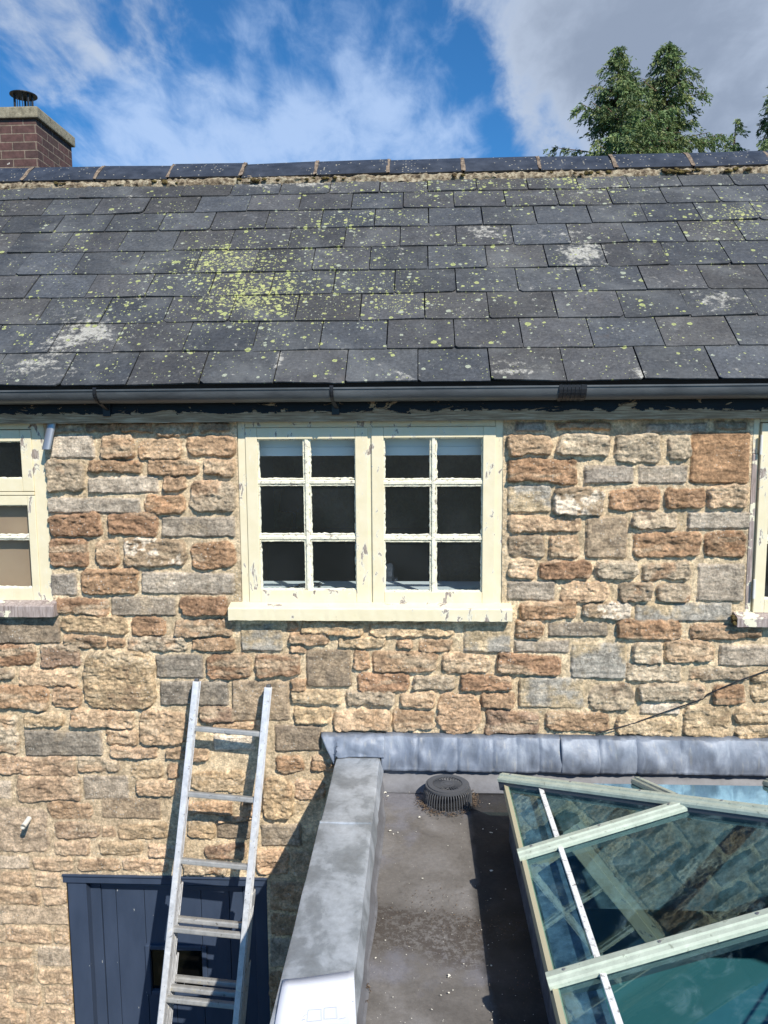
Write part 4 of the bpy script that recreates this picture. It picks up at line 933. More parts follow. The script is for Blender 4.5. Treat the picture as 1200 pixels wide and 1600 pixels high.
# roof deck with the lantern opening, grid so that it can sag a little
def deck(x0, x1, y0, y1):
    m = MB(); nx_, ny_ = max(2, int((x1-x0)/.05)), max(2, int((y1-y0)/.05)); vs = []
    for j in range(ny_+1):
        for i in range(nx_+1):
            x = x0+(x1-x0)*i/nx_; y = y0+(y1-y0)*j/ny_
            vs.append((x, y, ZF+.003*float(fbm(np.array([x*2.2]), np.array([y*2.2]), 77, 2)[0])))
    m.raw(vs, [(j*(nx_+1)+i, j*(nx_+1)+i+1, (j+1)*(nx_+1)+i+1, (j+1)*(nx_+1)+i) for j in range(ny_) for i in range(nx_)]); return m
dk = MB()
for r_ in ((CX1-.01, LX0+.02, EYF+.05, YW), (LX0+.02, LX1-.02, LY0-.02, YW), (LX0+.02, LX1-.02, EYF+.05, LY1+.02), (LX1-.02, EXR, EYF+.05, YW)):
    d_ = deck(*r_); dk.raw(d_.v, d_.f)
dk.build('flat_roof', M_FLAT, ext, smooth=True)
# membrane upstand against the house and along the parapet
up = MB(); up.sweepx([(-.035, ZF+.12), (-.045, ZF+.075), (-.055, ZF+.045), (-.10, ZF+.008), (-.125, ZF+.005)], np.arange(CX1-.005, EXR, .05), lambda x, j: (0, .004*math.sin(x*9+j), .002*math.sin(x*7)))
n = 60; vs = []
for i in range(n+1):
    y = -.05+(EYF+.1+.05)*i/n; j_ = .006*float(fbm(np.array([y*5.]), np.array([0.]), 12, 3)[0])
    for x, z in ((CX1-.012, ZC-.015), (CX1+.006+j_*.5, ZF+.07), (CX1+.012+j_, ZF+.03), (CX1+.022+j_*1.5, ZF+.006), (CX1+.030+j_*2, ZF+.0045)): vs.append((x, y, z))
up.raw(vs, [(i*5+j, i*5+j+1, (i+1)*5+j+1, (i+1)*5+j) for i in range(n) for j in range(4)])
up.build('membrane_upstand', M_FILLET, ext, smooth=True)
# coping of overlapping zinc sheets
yj = PZ(560,1287,2.654).y
ys_ = [YW-.005, yj, yj-1.9, EYF]
for k, (ya, yb) in enumerate(zip(ys_[:-1], ys_[1:])):
    m = MB(); n = 40; lift = 0.007*(k % 2); vs = []; ea = .012 if k else 0
    for i in range(n+1):
        y = ya+ea+(yb-ya-ea)*i/n
        wv = .0022*float(fbm(np.array([y*6.]), np.array([k*3.]), 14, 3)[0]); w2 = .004*float(fbm(np.array([y*9.]), np.array([k*3.+1]), 15, 3)[0])
        e_ = .002*(k % 2)
        for x, z in ((CX0-.004-e_, ZC-.06), (CX0-.006-e_+wv, ZC-.004), (CX0+.002, ZC+.001), ((CX0+CX1)/2, ZC-.002+wv), (CX1-.012, ZC), (CX1-.003+e_+wv, ZC-.005), (CX1+.004+w2+e_, ZC-.035), (CX1+.012+w2*1.6+e_, ZC-.062)): vs.append((x, y, z+lift))
    m.raw(vs, [(i*8+j, i*8+j+1, (i+1)*8+j+1, (i+1)*8+j) for i in range(n) for j in range(7)])
    m.build('coping_sheet', M_COPING, ext, smooth=True)
for y_ in ys_[1:-1]:
    MB().box((CX0-.009, y_-.010, ZC+.0005), (CX1-.004, y_+.003, ZC+.0095), .003).build('coping_lap', M_COPING, ext)
# lead flashing dressed down the wall, in lapped sheets
lz1 = PY(750, 1149, -.03).z; lz0 = PY(750, 1207, -.075).z
def flash(ua, ub, seed, lapz=0, flare=False):
    xa, xb = PY(ua, 1170, -.05).x, PY(ub, 1170, -.05).x
    nu = max(8, int((xb-xa)/.008)); nv = 16; vs = []
    for i in range(nu+1):
        for j in range(nv+1):
            v = j/nv; x = xa+(xb-xa)*i/nu
            zb_ = lz0; fl = 0
            if flare:
                xt = PY(500, 1150, -.05).x; xm = CX0+.003
                f = i/nu
                low = sstep(np.array(f), 0, .30).item()
                x = (xt+(xb-xt)*f)*(1-v) + (xt+.085+(xb-xt-.085)*f)*v if True else x
                zb_ = lz0+.012 if x > CX0 else lz0-.0
                if x > CX0-.01: zb_ = ZC+.004
                fl = (1-low)
            a = 0.0
            bul = math.sin(math.pi*min(1, v*1.05))**.8*.014
            y = -.030-.040*v**.8-bul
            n_ = float(fbm(np.array([x*7.5]), np.array([seed*3.1+v*.8]), 100+seed, 3)[0]); n3 = float(fbm(np.array([x*28.]), np.array([v*3.+seed]), 130+seed, 3)[0])
            crease = sum(.006*math.exp(-((x-c_)/.006)**2) for c_ in CREASES)
            y += .024*n_*math.sin(math.pi*v)**.6 + .006*n3*v + crease - .014*fl*v
            topw = .006*float(fbm(np.array([x*10.]), np.array([0.3]), 66, 3)[0])
            z = (lz1+topw)*(1-v)+(zb_+.004*n_)*v
            if v == 0: y += .022
            vs.append((x, y-lapz*.003, z))
    m = MB().raw(vs, [(i*(nv+1)+j, i*(nv+1)+j+1, (i+1)*(nv+1)+j+1, (i+1)*(nv+1)+j) for i in range(nu) for j in range(nv)])
    o = m.build('lead_flashing', M_LEAD, ext, smooth=True); md = o.modifiers.new('thickness', 'SOLIDIFY'); md.thickness = .003; md.offset = 0
CREASES = [PY(u, 1170, -.05).x for u in (652, 715, 770, 808, 843, 936, 995, 1065, 1138)]
flash(500, 601, 1, 1, True); flash(596, 881, 2); flash(876, 1204, 3, 1); flash(1199, 1560, 4)

# roof lantern
LN = empty('roof_lantern', (0,0,0)); LN.parent = ext
kb = MB()
for a, b in (((LX0+.015, LY1+.015), (LX0+.075, LY0-.015)), ((LX1-.075, LY1+.015), (LX1-.015, LY0-.015)), ((LX0+.0755, LY0-.075), (LX1-.0755, LY0-.015)), ((LX0+.0755, LY1+.015), (LX1-.0755, LY1+.075))):
    kb.box((a[0], a[1], ZF-.25), (b[0], b[1], LZ-.012))
kb.build('lantern_kerb', material('dark_lead_kerb', build=lambda t, bs: t.put(bs.inputs['Base Color'], t.ramp(t.noise(coords(t), 18, 6, .7), [(0.35, srgb(56,60,66)), (0.6, srgb(96,102,112)), (0.75, srgb(130,132,130))])), rough=.6), LN)
pB = PZ(1100,1262,2.9); SLOPE = 0.345
MIDX = (LX0+LX1)/2; RISE = (MIDX-LX0)*SLOPE; HB = MIDX-LX0
YA, YBk = LY0-HB, LY1+HB
def gz(d): return LZ+d*SLOPE
ov = .0
c1, c2, c3, c4 = Vector((LX0,LY0,LZ)), Vector((LX0,LY1,LZ)), Vector((LX1,LY1,LZ)), Vector((LX1,LY0,LZ))
r1, r2 = Vector((MIDX, YA, LZ+RISE)), Vector((MIDX, YBk, LZ+RISE))
SP = [-1.025, -1.61, -2.19]
def gp_l(x, y): return Vector((x, y, gz(x-LX0)))
def gp_b(x, y): return Vector((x, y, gz(LY0-y)))
panes = []
ysl = [LY0]+SP+[LY1]
# left slope panes between rafters
def clipL(ya, yb):
    pts = [Vector((LX0, ya, LZ)), Vector((LX0, yb, LZ))]
    def top(y):
        d = min(HB, LY0-y, y-LY1); return Vector((LX0+d, y, gz(d)))
    pts.append(top(yb))
    for yk in (YBk, YA):
        if yb < yk < ya: pts.append(top(yk))
    if top(ya) != pts[0]: pts.append(top(ya))
    return pts
def clipB(xa, xb):
    def top(x):
        d = min(HB, x-LX0, LX1-x); return Vector((x, LY0-d, gz(d)))
    pts = [Vector((xb, LY0, LZ)), Vector((xa, LY0, LZ))]
    if top(xa) != pts[1]: pts.append(top(xa))
    if xa < MIDX < xb: pts.append(top(MIDX))
    if top(xb) != pts[0]: pts.append(top(xb))
    return pts
mirx = lambda p: Vector((LX0+LX1-p.x, p.y, p.z)); miry = lambda p: Vector((p.x, LY0+LY1-p.y, p.z))
xsb = [LX0, LX0+.53, MIDX, LX1-.53, LX1]
polys = [clipL(a, b) for a, b in zip(ysl[:-1], ysl[1:])]; polys += [[mirx(p) for p in q_] for q_ in polys]
pb_ = [clipB(a, b) for a, b in zip(xsb[:-1], xsb[1:])]; polys += pb_ + [[miry(p) for p in q_] for q_ in pb_]
for pl in polys: MB().raw([p+Vector((0,0,.004)) for p in pl], [tuple(range(len(pl)))]).build('lantern_pane', M_LGLASS, LN, fix=False)
def bar(p, q_, nrm, w1=.052, h1=.020):
    """stepped capping bar on the glass with a dark gasket below it and a rafter under the glass"""
    p = Vector(p); q_ = Vector(q_); nrm = Vector(nrm).normalized(); d = (q_-p).normalized(); side = d.cross(nrm)
    prof = [(-w1/2, .006), (-w1/2, .016), (-w1/2+.004, .022), (-.012, .026), (-.009, .031), (.009, .031), (.012, .026), (w1/2-.004, .022), (w1/2, .016), (w1/2, .006)]
    k = len(prof); vs = [e+side*a+nrm*b for e in (p, q_) for a, b in prof]
    m = MB().raw(vs, [(j, (j+1)%k, (j+1)%k+k, j+k) for j in range(k)]+[tuple(range(k)), tuple(range(k, 2*k))]); m.build('glazing_bar', M_BAR, LN)
    L_ = (q_-p).length; nn = max(1, int(L_/.28))
    for k_ in range(nn+1):
        c_ = p+d*(.05+(L_-.1)*k_/nn); MB().tube([c_+nrm*.030, c_+nrm*.0335], .0042, 8).build('screw', M_STEEL, LN)
    MB().obox(p+nrm*-.012, q_+nrm*-.012, w1*.9, .034, side).build('rafter', M_BARDARK, LN)
nL = Vector((-SLOPE, 0, 1)); nB = Vector((0, SLOPE, 1)); nR = Vector((SLOPE,0,1)); nF = Vector((0,-SLOPE,1))
for y in SP:
    d = min(HB, LY0-y, y-LY1); e = .004 if d < HB else 0
    bar((LX0-.012, y, gz(-.012)), (LX0+d-e, y, gz(d-e)), nL); bar((LX1+.012, y, gz(-.012)), (LX1-d+e, y, gz(d-e)), nR)
for x in xsb[1:-1]:
    d = min(HB, x-LX0, LX1-x); bar((x, LY0+.012, gz(-.012)), (x, LY0-d+.03, gz(d-.03)), nB); bar((x, LY1-.012, gz(-.012)), (x, LY1+d-.03, gz(d-.03)), nF)
hu = Vector((0,0,.008))
bar(c1+Vector((-.012,.012,-.004))+hu, r1+hu, nL+nB, .056); bar(c2+Vector((-.012,-.012,-.004))+hu, r2+hu, nL+nF, .056); bar(c3+Vector((.012,-.012,-.004))+hu, r2+hu, nR+nF, .056); bar(c4+Vector((.012,.012,-.004))+hu, r1+hu, nR+nB, .056)
bar(r1+Vector((0,.03,.012)), r2+Vector((0,-.03,.012)), (0,0,1), .08)
er = MB()
for a, b in ((c1, c2), (c2, c3), (c3, c4), (c4, c1)): er.obox(a+Vector((0,0,-.014)), b+Vector((0,0,-.014)), .018, .040)
er.build('eaves_rail', M_RAIL, LN)
ix = .118
MB().obox((LX0+ix, LY0-ix*.9, gz(ix)+.009), (LX0+ix, LY1+ix, gz(ix)+.009), .017, .008).build('inner_white_strip', M_STRIP, LN); MB().obox((LX1-ix, LY0-ix, gz(ix)+.009), (LX1-ix, LY1+ix, gz(ix)+.009), .017, .008).build('inner_white_strip', M_STRIP, LN)
# lining between kerb and strip, then the room below
ln = MB()
ln.raw([(LX0+.02, LY0-.02, LZ-.012), (LX0+.02, LY1+.02, LZ-.012), (LX0+ix, LY1+ix, gz(ix)-.034), (LX0+ix, LY0-ix, gz(ix)-.034)], [(0,1,2,3)])
ln.build('kerb_lining', material('dirty_blue_grey_lining', build=lambda t, bs: t.put(bs.inputs['Base Color'], t.ramp(t.noise(coords(t), 20, 6, .7), [(0.35, srgb(70,78,98)), (0.62, srgb(128,136,158)), (0.8, srgb(170,170,170))])), rough=.5, metallic=.3), LN)
rr = MB(); z0_, z1_ = .12, ZF-.26
rr.raw([(CX1, EYF+.2, z0_), (EXR-.2, EYF+.2, z0_), (EXR-.2, -.06, z0_), (CX1, -.06, z0_), (CX1, EYF+.2, z1_), (EXR-.2, EYF+.2, z1_), (EXR-.2, -.06, z1_), (CX1, -.06, z1_)], [(0,1,5,4),(1,2,6,5),(2,3,7,6),(3,0,4,7)])
M_TEAL = material('blue_green_room_paint', srgb(74,114,122), .8)
rr.build('inner_walls', M_TEAL, ext, fix=False)
MB().raw([(CX1, EYF+.2, z0_), (EXR-.2, EYF+.2, z0_), (EXR-.2, -.06, z0_), (CX1, -.06, z0_)], [(0,1,2,3)]).build('inner_floor', material('grey_flagstones', build=lambda t, bs: t.put(bs.inputs['Base Color'], t.mix(1.0, t.node('ShaderNodeTexBrick', {'Vector': coords(t), 'Scale': 1.0, 'Color1': srgb(120,116,108)+(1,), 'Color2': srgb(100,98,94)+(1,), 'Mortar': srgb(50,48,46)+(1,), 'Brick Width': .6, 'Row Height': .45, 'Mortar Size': .012}).outputs[0], t.ramp(t.noise(coords(t), 12, 5), [(.3,.7),(.7,1.2)]), 'MULTIPLY')), rough=.6), ext, fix=False)
cl = MB()
for r_ in ((CX1, LX0+.02, EYF+.2, -.06), (LX1-.02, EXR-.2, EYF+.2, -.06), (LX0+.02, LX1-.02, LY0-.02, -.06), (LX0+.02, LX1-.02, EYF+.2, LY1+.02)): cl.box((r_[0], r_[2], z1_), (r_[1], r_[3], z1_+.02))
cl.build('inner_ceiling', material('white_ceiling', srgb(190,196,196), .8), ext)

# ------------------------------------------------------------------ leaf guard over the roof outlet
gc = PZ(699, 1254, ZF); gc.y += .0
gd_ = empty('leaf_guard', (gc.x, gc.y, ZF)); tag(gd_, 'round dark grey plastic leaf guard over the outlet on the flat roof', 'drain guard')
Rb, Rs, Rt, Hh = .108, .100, .078, .088
m = MB(); N2 = 52
for k in range(N2):
    a = 2*math.pi*k/N2; pts = []
    for r_, z_ in ((Rb, .0), (Rb-.001, .035), (Rs+.002, .066), (Rs-.008, Hh-.006), (Rt+.004, Hh)): pts.append(gc+Vector((r_*math.cos(a), r_*math.sin(a), z_)))
    m.tube(pts, .0025, 5)
m.build('side_slats', M_GUARD, gd_)
def ring(m, ra, rb, za, zb, n=56):
    vs = []
    for k in range(n):
        a = 2*math.pi*k/n; c_, s_ = math.cos(a), math.sin(a)
        for r_, z_ in ((ra, za), (rb, za), (rb, zb), (ra, zb)): vs.append(gc+Vector((r_*c_, r_*s_, z_)))
    m.raw(vs, [(4*k+j, 4*k+(j+1)%4, 4*((k+1)%n)+(j+1)%4, 4*((k+1)%n)+j) for k in range(n) for j in range(4)])
m = MB(); ring(m, Rb-.004, Rb+.004, 0, .008); m.build('base_ring', M_GUARD, gd_)
m = MB(); ring(m, Rt-.012, Rt+.010, Hh-.005, Hh+.003); ring(m, Rt+.008, Rs-.002, Hh-.010, Hh-.002); m.build('rim', M_GUARD, gd_, smooth=False)
m = MB(); N3 = 30
for k in range(N3):
    a = 2*math.pi*k/N3; m.obox(gc+Vector((.012*math.cos(a), .012*math.sin(a), Hh-.001)), gc+Vector(((Rt-.008)*math.cos(a), (Rt-.008)*math.sin(a), Hh-.001)), .0032, .004, Vector((-math.sin(a), math.cos(a), 0)))
m.build('top_grille', M_GUARD, gd_)
m = MB(); ring(m, .0, .014, Hh-.004, Hh+.002); ring(m, .0265, .0295, Hh-.0035, Hh+.0012) ; m.build('hub', M_GUARD, gd_)
MB().tube([gc+Vector((0,0,.001)), gc+Vector((0,0,.012))], .085, 24).build('outlet_bowl', material('shadowy_plastic', srgb(34,34,34), .7), gd_)

# leaf litter, paint flakes
lt = MB()
def flake(m, x, y, s, zz=0, asp=2.0, curl=.3):
    a = rnd.uniform(0, 2*math.pi); c_, s_ = math.cos(a), math.sin(a); n = 6
    pts = []
    for k in range(n):
        t_ = 2*math.pi*k/n; r_ = rnd.uniform(.6, 1.1); px, py = s*r_*math.cos(t_), s/asp*r_*math.sin(t_)
        pts.append((x+px*c_-py*s_, y+px*s_+py*c_, ZF+.006+zz+abs(px)*curl*rnd.uniform(.2,1)))
    m.raw(pts, [tuple(range(n))])
M_LIT = material('brown_leaf_litter', build=lambda t, bs: t.put(bs.inputs['Base Color'], t.ramp(t.noise(coords(t), 160, 2), [(0.35, srgb(50,42,35)), (0.5, srgb(92,76,62)), (0.65, srgb(142,124,104))])), rough=.95)
for _ in range(560):
    a = rnd.choice([rnd.gauss(3.6, .55), rnd.gauss(5.0, .7), rnd.gauss(.1, .45)]); r_ = .112+abs(rnd.gauss(0, .018)); flake(lt, gc.x+r_*math.cos(a), gc.y+r_*math.sin(a), rnd.uniform(.003,.007), rnd.uniform(0,.012), rnd.uniform(1.5,4))
pc_ = PZ(618, 1218, ZF)
for _ in range(130): flake(lt, pc_.x+rnd.gauss(0,.035), pc_.y+rnd.gauss(0,.028), rnd.uniform(.003,.008), rnd.uniform(0,.008), rnd.uniform(2,6))
for u, v, n_, s_ in ((573,1545,26,.006), (570,1568,30,.005), (660,1425,80,.10), (720,1450,70,.10), (600,1250,12,.02), (830,1540,60,.06), (790,1450,60,.06), (700,1410,90,.12)):
    p = PZ(u, v, ZF)
    for _ in range(n_): flake(lt, p.x+rnd.gauss(0,s_), p.y+rnd.gauss(0,s_*.6), rnd.uniform(.0018,.0045), 0, rnd.uniform(1.5,4))
for u, v in ((573,1540), (580,1550), (566,1548)):
    p = PZ(u, v, ZF+.008); q_ = p+Vector((rnd.uniform(-.02,.02), rnd.uniform(-.02,.02), .004)); lt.tube([p, (p+q_)/2+Vector((0,.004,.003)), q_], .0012, 5)
tag(lt.build('leaf_litter', M_LIT, fix=False), 'dry brown leaf litter gathered round the leaf guard and in the roof corner', 'leaf litter', kind='stuff')
fl = MB()
for u, v, s_ in ((602,1240,7),(606,1246,6),(612,1232,3),(655,1279,6),(610,1300,5),(614,1305,4),(621,1303,4),(650,1302,2),(661,1374,4),(700,1324,2.5),(766,1408,2.5),(663,1426,3),(600,1472,3),(586,1500,4),(638,1482,2),(700,1528,5),(702,1555,4),(708,1552,3),(690,1558,3),(725,1508,3),
                (755,1298,4),(768,1303,5),(776,1298,3),(768,1363,7),(790,1392,3),(787,1408,2),(795,1446,2),(762,1480,3),(767,1512,4),(776,1238,4),(764,1258,3),(740,1228,4),(715,1223,3),(648,1218,3),(606,1214,3),(620,1196+18,3),(720,1290,3),(742,1253,3),(753,1456,2),(643,1595,2),(675,1580,3),(755,1575,2),(768,1597,3),(668,1510,2),(615,1560,2),(633,1495,2),(640,1240,2)):
    p = PZ(u, v, ZF)
    for _ in range(2 if s_ > 4 else 1): flake(fl, p.x+rnd.gauss(0,.002), p.y+rnd.gauss(0,.002), s_*.0012, 0.001, rnd.uniform(1.2,2.2), .15)
for _ in range(240):
    p = PZ(rnd.uniform(575, 880), rnd.uniform(1215, 1640), ZF)
    if p.x < LX0-.01: flake(fl, p.x, p.y, rnd.uniform(.0008,.0019), 0.0005, rnd.uniform(1.2,2), .1)
tag(fl.build('paint_flakes', material('white_paint_flake', srgb(236,232,216), .7), fix=False), 'scatter of small white paint flakes on the grey flat roof', 'paint flakes', kind='stuff')

# sheet of paper on the coping, one faint sketch on it
pz = ZC+.011
a, b, c_, d_ = PZ(443,1533,pz), PZ(553,1518,pz), PZ(561,1690,pz), PZ(413,1690,pz)
ux = (b-a).normalized(); uy = Vector((ux.y, -ux.x, 0)); W_ = (b-a).length; Hp = W_*1.414; n = 10; vs = []
for i in range(n+1):
    for j in range(n+1):
        f = i/n; g_ = j/n; p = (a*(1-f)+b*f)*(1-g_)+(d_*(1-f)+c_*f)*g_; vs.append((p.x, p.y, pz+.006*(abs(f-.6)*1.6)**3+.003*math.sin(j*.7+i*.2)))
pp = MB().raw(vs, [(i*(n+1)+j, (i+1)*(n+1)+j, (i+1)*(n+1)+j+1, i*(n+1)+j+1) for i in range(n) for j in range(n)])
paper = pp.build('paper_sheet', M_PAPER, smooth=True, fix=False); md = paper.modifiers.new('thickness', 'SOLIDIFY'); md.thickness = .0006; md.offset = -1
tag(paper, 'white sheet of paper with a faint sketch lying on the zinc coping', 'paper')
pk = MB()
def pl(u0, v0, u1, v1, w_=.0006):
    z_ = pz+.0035; pk.obox(PZ(u0,v0,z_), PZ(u1,v1,z_), w_, .0002, Vector((1,0,0)) if abs(v1-v0) > abs(u1-u0) else Vector((0,1,0)))
for q_ in ((482,1578,502,1577),(482,1578,480,1596),(502,1577,503,1594),(480,1596,503,1594),(507,1575,526,1573),(507,1575,507,1592),(526,1573,527,1591),(507,1592,527,1591),(530,1592,540,1590)): pl(*q_)
pl(474,1588,479,1585,.0014); pl(472,1594,477,1592,.0018)
for u, v in ((551,1530),(551,1564)): pl(u, v, u+1.5, v+1.2, .0015)
pk.build('pencil_sketch', M_PENCIL, paper)

# ------------------------------------------------------------------ extension ladder in three sections
LS = 0.25
LP0 = Vector((0, -.055, 3.0)); LN_ = Vector((0, -1, LS)).normalized(); LD = Vector((0, LS, 1)).normalized()
def LH(u, v, off=0.0): return hit(u, v, LP0-LN_*off, LN_)
TL, TR, BL, BR = LH(303,1064), LH(424,1074), LH(243,1600), LH(379,1600)
topc = (TL+TR)/2; botc = (BL+BR)/2; WL_ = ((TR-TL).length+(BR-BL).length)/2-.014
axis = (topc-botc).normalized(); sidev = (TR-TL).normalized(); sidev = (sidev-axis*sidev.dot(axis)).normalized(); nv_ = -axis.cross(sidev).normalized()
if nv_.y > 0: nv_ = -nv_
foot = topc-axis*(topc.z/axis.z)
lad = empty('extension_ladder', (foot.x, foot.y, 0)); tag(lad, 'worn aluminium extension ladder leaning against the wall in front of the blue door', 'ladder')
Ltot = (topc-foot).length
def sect(off, ltop, wd, rungs, sd=.050):
    """one ladder section: ltop is the distance of its top below the ladder head"""
    c0 = foot-nv_*off; ctop = topc-nv_*off-axis*ltop
    sec = empty('ladder_section', (0,0,0)); sec.parent = lad; sec.matrix_parent_inverse = Matrix.Translation(-lad.location)
    for s_ in (-1, 1):
        e = sidev*(s_*(wd/2-.012))
        m = MB(); web = .003
        p, q_ = c0+e, ctop+e
        m.obox(p+sidev*s_*-.005, q_+sidev*s_*-.0015, .027, sd, sidev, .003)
        m.obox(p+sidev*s_*.0125+nv_*.012, q_+sidev*s_*.0125+nv_*.012, .003, .006, sidev); m.obox(p+sidev*s_*.0125-nv_*.012, q_+sidev*s_*.0125-nv_*.012, .003, .006, sidev)
        m.obox(p-sidev*s_*.0155+nv_*.013, q_-sidev*s_*.0155+nv_*.013, .003, .005, sidev); m.obox(p-sidev*s_*.0155-nv_*.013, q_-sidev*s_*.0155-nv_*.013, .003, .005, sidev)
        m.build('stile', M_ALU, sec)
        MB().obox(q_-axis*.012, q_+axis*.014, .020, .030, sidev, .006).build('end_cap', M_GUARD, sec)
    for t_ in rungs:
        pr = topc-nv_*off-axis*t_
        a = pr-sidev*(wd/2-.022); b = pr+sidev*(wd/2-.022)
        m = MB(); m.obox(a, b, .030, .022, nv_, .005); m.obox(a+axis*.0112, b+axis*.0112, .020, .002, nv_)
        m.build('rung', M_RUNG, sec)
    return sec
def down(v, u):
    p = LH(u, v); return (topc-p).dot(axis)
rv_ = [down(1143, 360), down(1244.5, 350), down(1350, 338)]
sp = (rv_[2]-rv_[0])/2
rungs = [rv_[0]+k*sp for k in range(30)]; rungs = [r_ for r_ in rungs if r_ < Ltot-.1]
OFF = .052
def downo(v, u, off): p = LH(u, v, off); return (topc-nv_*off-p).dot(axis)
sect(0, 0, WL_, rungs)
m1 = downo(1444, 360, OFF); t1 = downo(1386, 340, OFF)
sect(OFF, t1, WL_, [r_ for r_ in [m1+k*sp for k in range(30)] if r_ < Ltot-.1])
m2 = downo(1536, 350, 2*OFF); t2 = downo(1498, 340, 2*OFF)
sect(2*OFF, t2, WL_, [r_ for r_ in [m2+k*sp for k in range(30)] if r_ < Ltot-.1])
hk = MB()
for s_ in (-1, 1):
    p = topc-axis*(t1+.03)+sidev*(s_*(WL_/2+.002)); hk.obox(p-nv_*OFF*.9, p+nv_*.012, .02, .05, sidev, .004) if False else hk.obox(p-axis*.03-nv_*OFF*.5, p+axis*.03-nv_*OFF*.5, .006, OFF*1.3, sidev, .002)
hk.build('guide_bracket', M_ALU, lad)
MB().obox(topc-axis*down(1300, 295)+sidev*(-WL_/2+.022)-axis*.05, topc-axis*down(1300, 295)+sidev*(-WL_/2+.022)+axis*.03, .006, .012, sidev, .002).build('strap_scrap', M_BLACK, lad)

# ------------------------------------------------------------------ chimney beyond the ridge
CYN = 3.9
cc1 = PY(59, 175, CYN); czt = PY(30, 168, CYN).z; cfar = PX(113.5, 258, PY(57, 200, CYN).x)
cx1 = PY(58.5, 230, CYN).x; cyf = cfar.y; cx0 = cx1-1.0
ch = empty('chimney_stack', ((cx0+cx1)/2, (CYN+cyf)/2, 0)); tag(ch, 'red brick chimney stack with a concrete cap rising behind the slate ridge', 'chimney')
MB().box((cx0, CYN, 0), (cx1, cyf, czt-.10), .006).build('brickwork', M_BRICK, ch)
MB().box((cx0-.03, CYN-.03, czt-.10), (cx1+.03, cyf+.03, czt), .012).build('chimney_cap', M_CONC, ch)
pc = PY(30, 168, CYN+.25); px_ = pc.x; py_ = CYN+.35
z0_ = czt
cwz = PY(30, 149, py_).z
cw = MB(); 
n = 28; rad = 19/1200*(py_+3.47)*1.03
vs = [(px_, py_, cwz+.028)]+[(px_+rad*math.cos(2*math.pi*k/n), py_+rad*math.sin(2*math.pi*k/n), cwz) for k in range(n)]+[(px_+rad*math.cos(2*math.pi*k/n), py_+rad*math.sin(2*math.pi*k/n), cwz-.008) for k in range(n)]
cw.raw(vs, [(0, 1+k, 1+(k+1)%n) for k in range(n)]+[(1+k, 1+n+k, 1+n+(k+1)%n, 1+(k+1)%n) for k in range(n)]+[tuple(range(n+1, 2*n+1))])
cowl = cw.build('cowl', M_BLACK, ch)
lg = MB()
for k in range(10):
    a = 2*math.pi*k/10; r_ = rad*.66; lg.tube([(px_+r_*math.cos(a), py_+r_*math.sin(a), czt-.01), (px_+r_*math.cos(a), py_+r_*math.sin(a), cwz)], .011 if k % 3 == 0 else .004, 6)
lg.build('cowl_leg', M_BLACK, cowl)

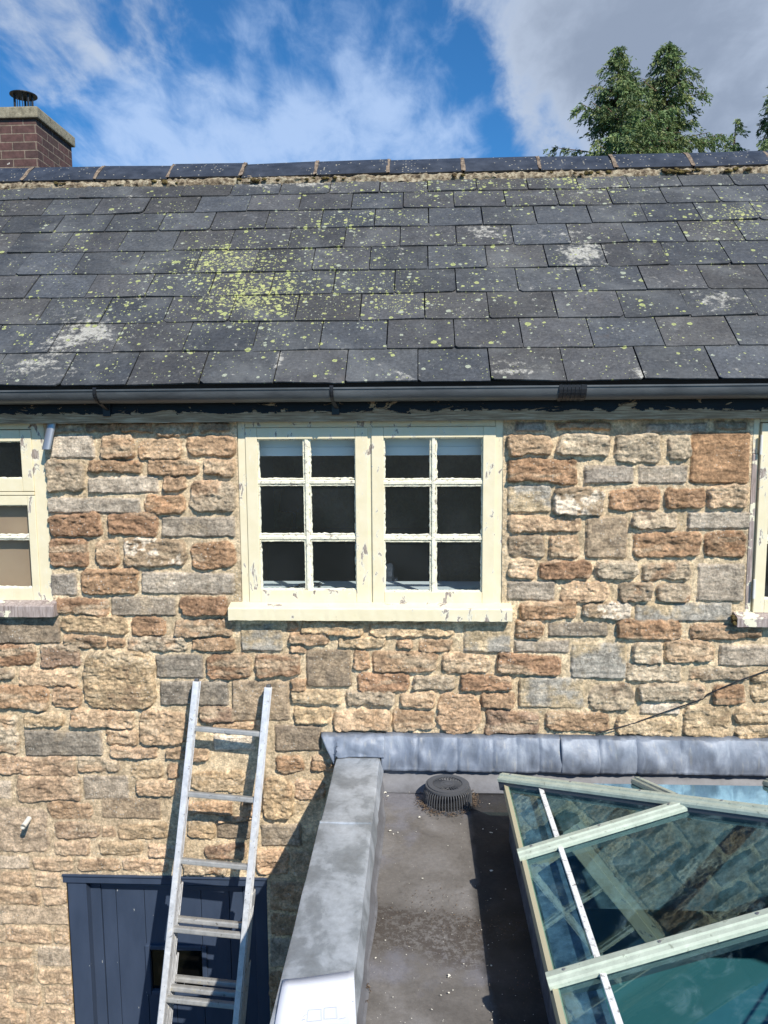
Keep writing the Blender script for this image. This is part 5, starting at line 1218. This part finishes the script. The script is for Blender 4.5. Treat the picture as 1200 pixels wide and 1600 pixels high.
# ------------------------------------------------------------------ conifers beyond the roof
def conifer(tu, tv, dist, spread, label, seed, n_br=210, lean=0.0):
    rg = np.random.default_rng(seed); tip = PY(tu, tv, dist); Ht = tip.z; bx, by = tip.x, tip.y
    root = empty('conifer_tree', (bx, by, 0)); tag(root, label, 'tree', 'conifers beyond the roof')
    tr = MB(); kk = 14
    tr.tube([(bx+.10*math.sin(i*.9+seed), by, Ht*.985*i/kk) for i in range(kk+1)], .2, 9, radii=[.26*(1-i/kk)**.8+.012 for i in range(kk+1)])
    V, F, Cc = [], [], []
    def rad_at(f): return spread*(1-f)**.62*(0.9 if f < .9 else 1.0)+.05
    zlow = 5.0
    nb = int(n_br*.78)
    for b in range(nb):
        f = (zlow+(Ht-zlow)*rg.random()**.62)/Ht; f = min(f, .992); z = Ht*f; a = rg.uniform(0, 2*math.pi)
        top = (Ht-z)
        L = (0.05+spread*min(1.15, (top/4.0))**.9)*rg.choice([.4,.7,.95,1.3])*rg.uniform(.85, 1.1)*(0.55+.45*min(1, top/1.6)); up_ = rg.uniform(.2, .75)
        base = np.array([bx+.10*math.sin(f*14*.9+seed), by, z-.25*L]); d = np.array([math.cos(a), math.sin(a), up_]); d /= np.linalg.norm(d)
        nseg = 7; pts = [base+d*L*s_+np.array([0,0,-.32*L*s_**2+.10*L*s_**4]) for s_ in np.linspace(0, 1, nseg)]
        if top < 6: tr.tube([tuple(p) for p in pts], .02, 4, radii=[.030*(1-i/nseg)*min(1,L)+.004 for i in range(nseg)])
        fine = top < 6.0
        ncl = int((15 if fine else 5)*L)+3
        side = np.array([-math.sin(a), math.cos(a), 0])
        tone = rg.uniform(.7, 1.35)
        for c in range(ncl):
            s_ = rg.uniform(.12, 1.02); k = min(nseg-2, int(s_*(nseg-1))); ff = s_*(nseg-1)-k
            p = pts[k]*(1-ff)+pts[k+1]*ff + side*rg.normal(0, .10*L*(1.15-s_)+.02)+np.array([0,0,rg.normal(0,.03)])
            tw = tone*rg.uniform(.75, 1.3); basec = np.array([.140, .205, .075])*tw if rg.random() > .2 else np.array([.23,.27,.095])*tw
            n_l = 15 if fine else 4; sz = 1 if fine else 2.4
            hang = rg.uniform(.16, .5)*sz
            out = d*.35+side*rg.normal(0,.4)+np.array([0,0,-.55]); out /= np.linalg.norm(out)
            for l in range(n_l):
                tl_ = rg.random(); q = p+out*hang*tl_+rg.normal(0, .022*sz, 3)
                dr_ = out+rg.normal(0, .38, 3); dr_ /= np.linalg.norm(dr_); sd_ = np.cross(dr_, rg.normal(0,1,3)); sd_ /= np.linalg.norm(sd_)
                ln_ = rg.uniform(.06,.14)*sz; wd_ = rg.uniform(.007,.016)*sz
                i0 = len(V); V.extend([q-sd_*wd_, q+sd_*wd_, q+dr_*ln_*.6+sd_*wd_*1.3, q+dr_*ln_, q+dr_*ln_*.6-sd_*wd_*1.3]); F.append((i0,i0+1,i0+2,i0+3,i0+4)); Cc.append(basec*rg.uniform(.8,1.2))
    tr.build('trunk', M_TRUNK, root, smooth=True)
    me = bpy.data.meshes.new('crown'); nv = len(V); me.vertices.add(nv); me.vertices.foreach_set('co', np.array(V, dtype=np.float32).ravel())
    nf = len(F); me.loops.add(nf*5); me.loops.foreach_set('vertex_index', np.arange(nf*5, dtype=np.int32)); me.polygons.add(nf); me.polygons.foreach_set('loop_start', np.arange(nf, dtype=np.int32)*5); me.polygons.foreach_set('loop_total', np.full(nf, 5, np.int32))
    me.update(calc_edges=True); ca = me.color_attributes.new('leaf', 'FLOAT_COLOR', 'POINT')
    cl_ = np.repeat(np.array(Cc), 5, axis=0); ca.data.foreach_set('color', np.concatenate([cl_, np.ones((nv,1))], 1).astype(np.float32).ravel())
    o = link('crown', me, M_LEAF, root); return root
conifer(972, 68, 21.5, 2.25, 'bushy green conifer behind the roof, the left one with the bent tip', 5, 300)
conifer(1040, 60, 22.5, 2.25, 'dark green conifer with the tallest pointed tip behind the roof', 8, 290)
conifer(1153, 182, 24.0, 0.75, 'small pale green conifer tip just showing over the ridge at the right', 12, 150)
conifer(1222, 118, 23.0, 1.35, 'dark conifer cut off by the right edge of the picture', 17, 210)
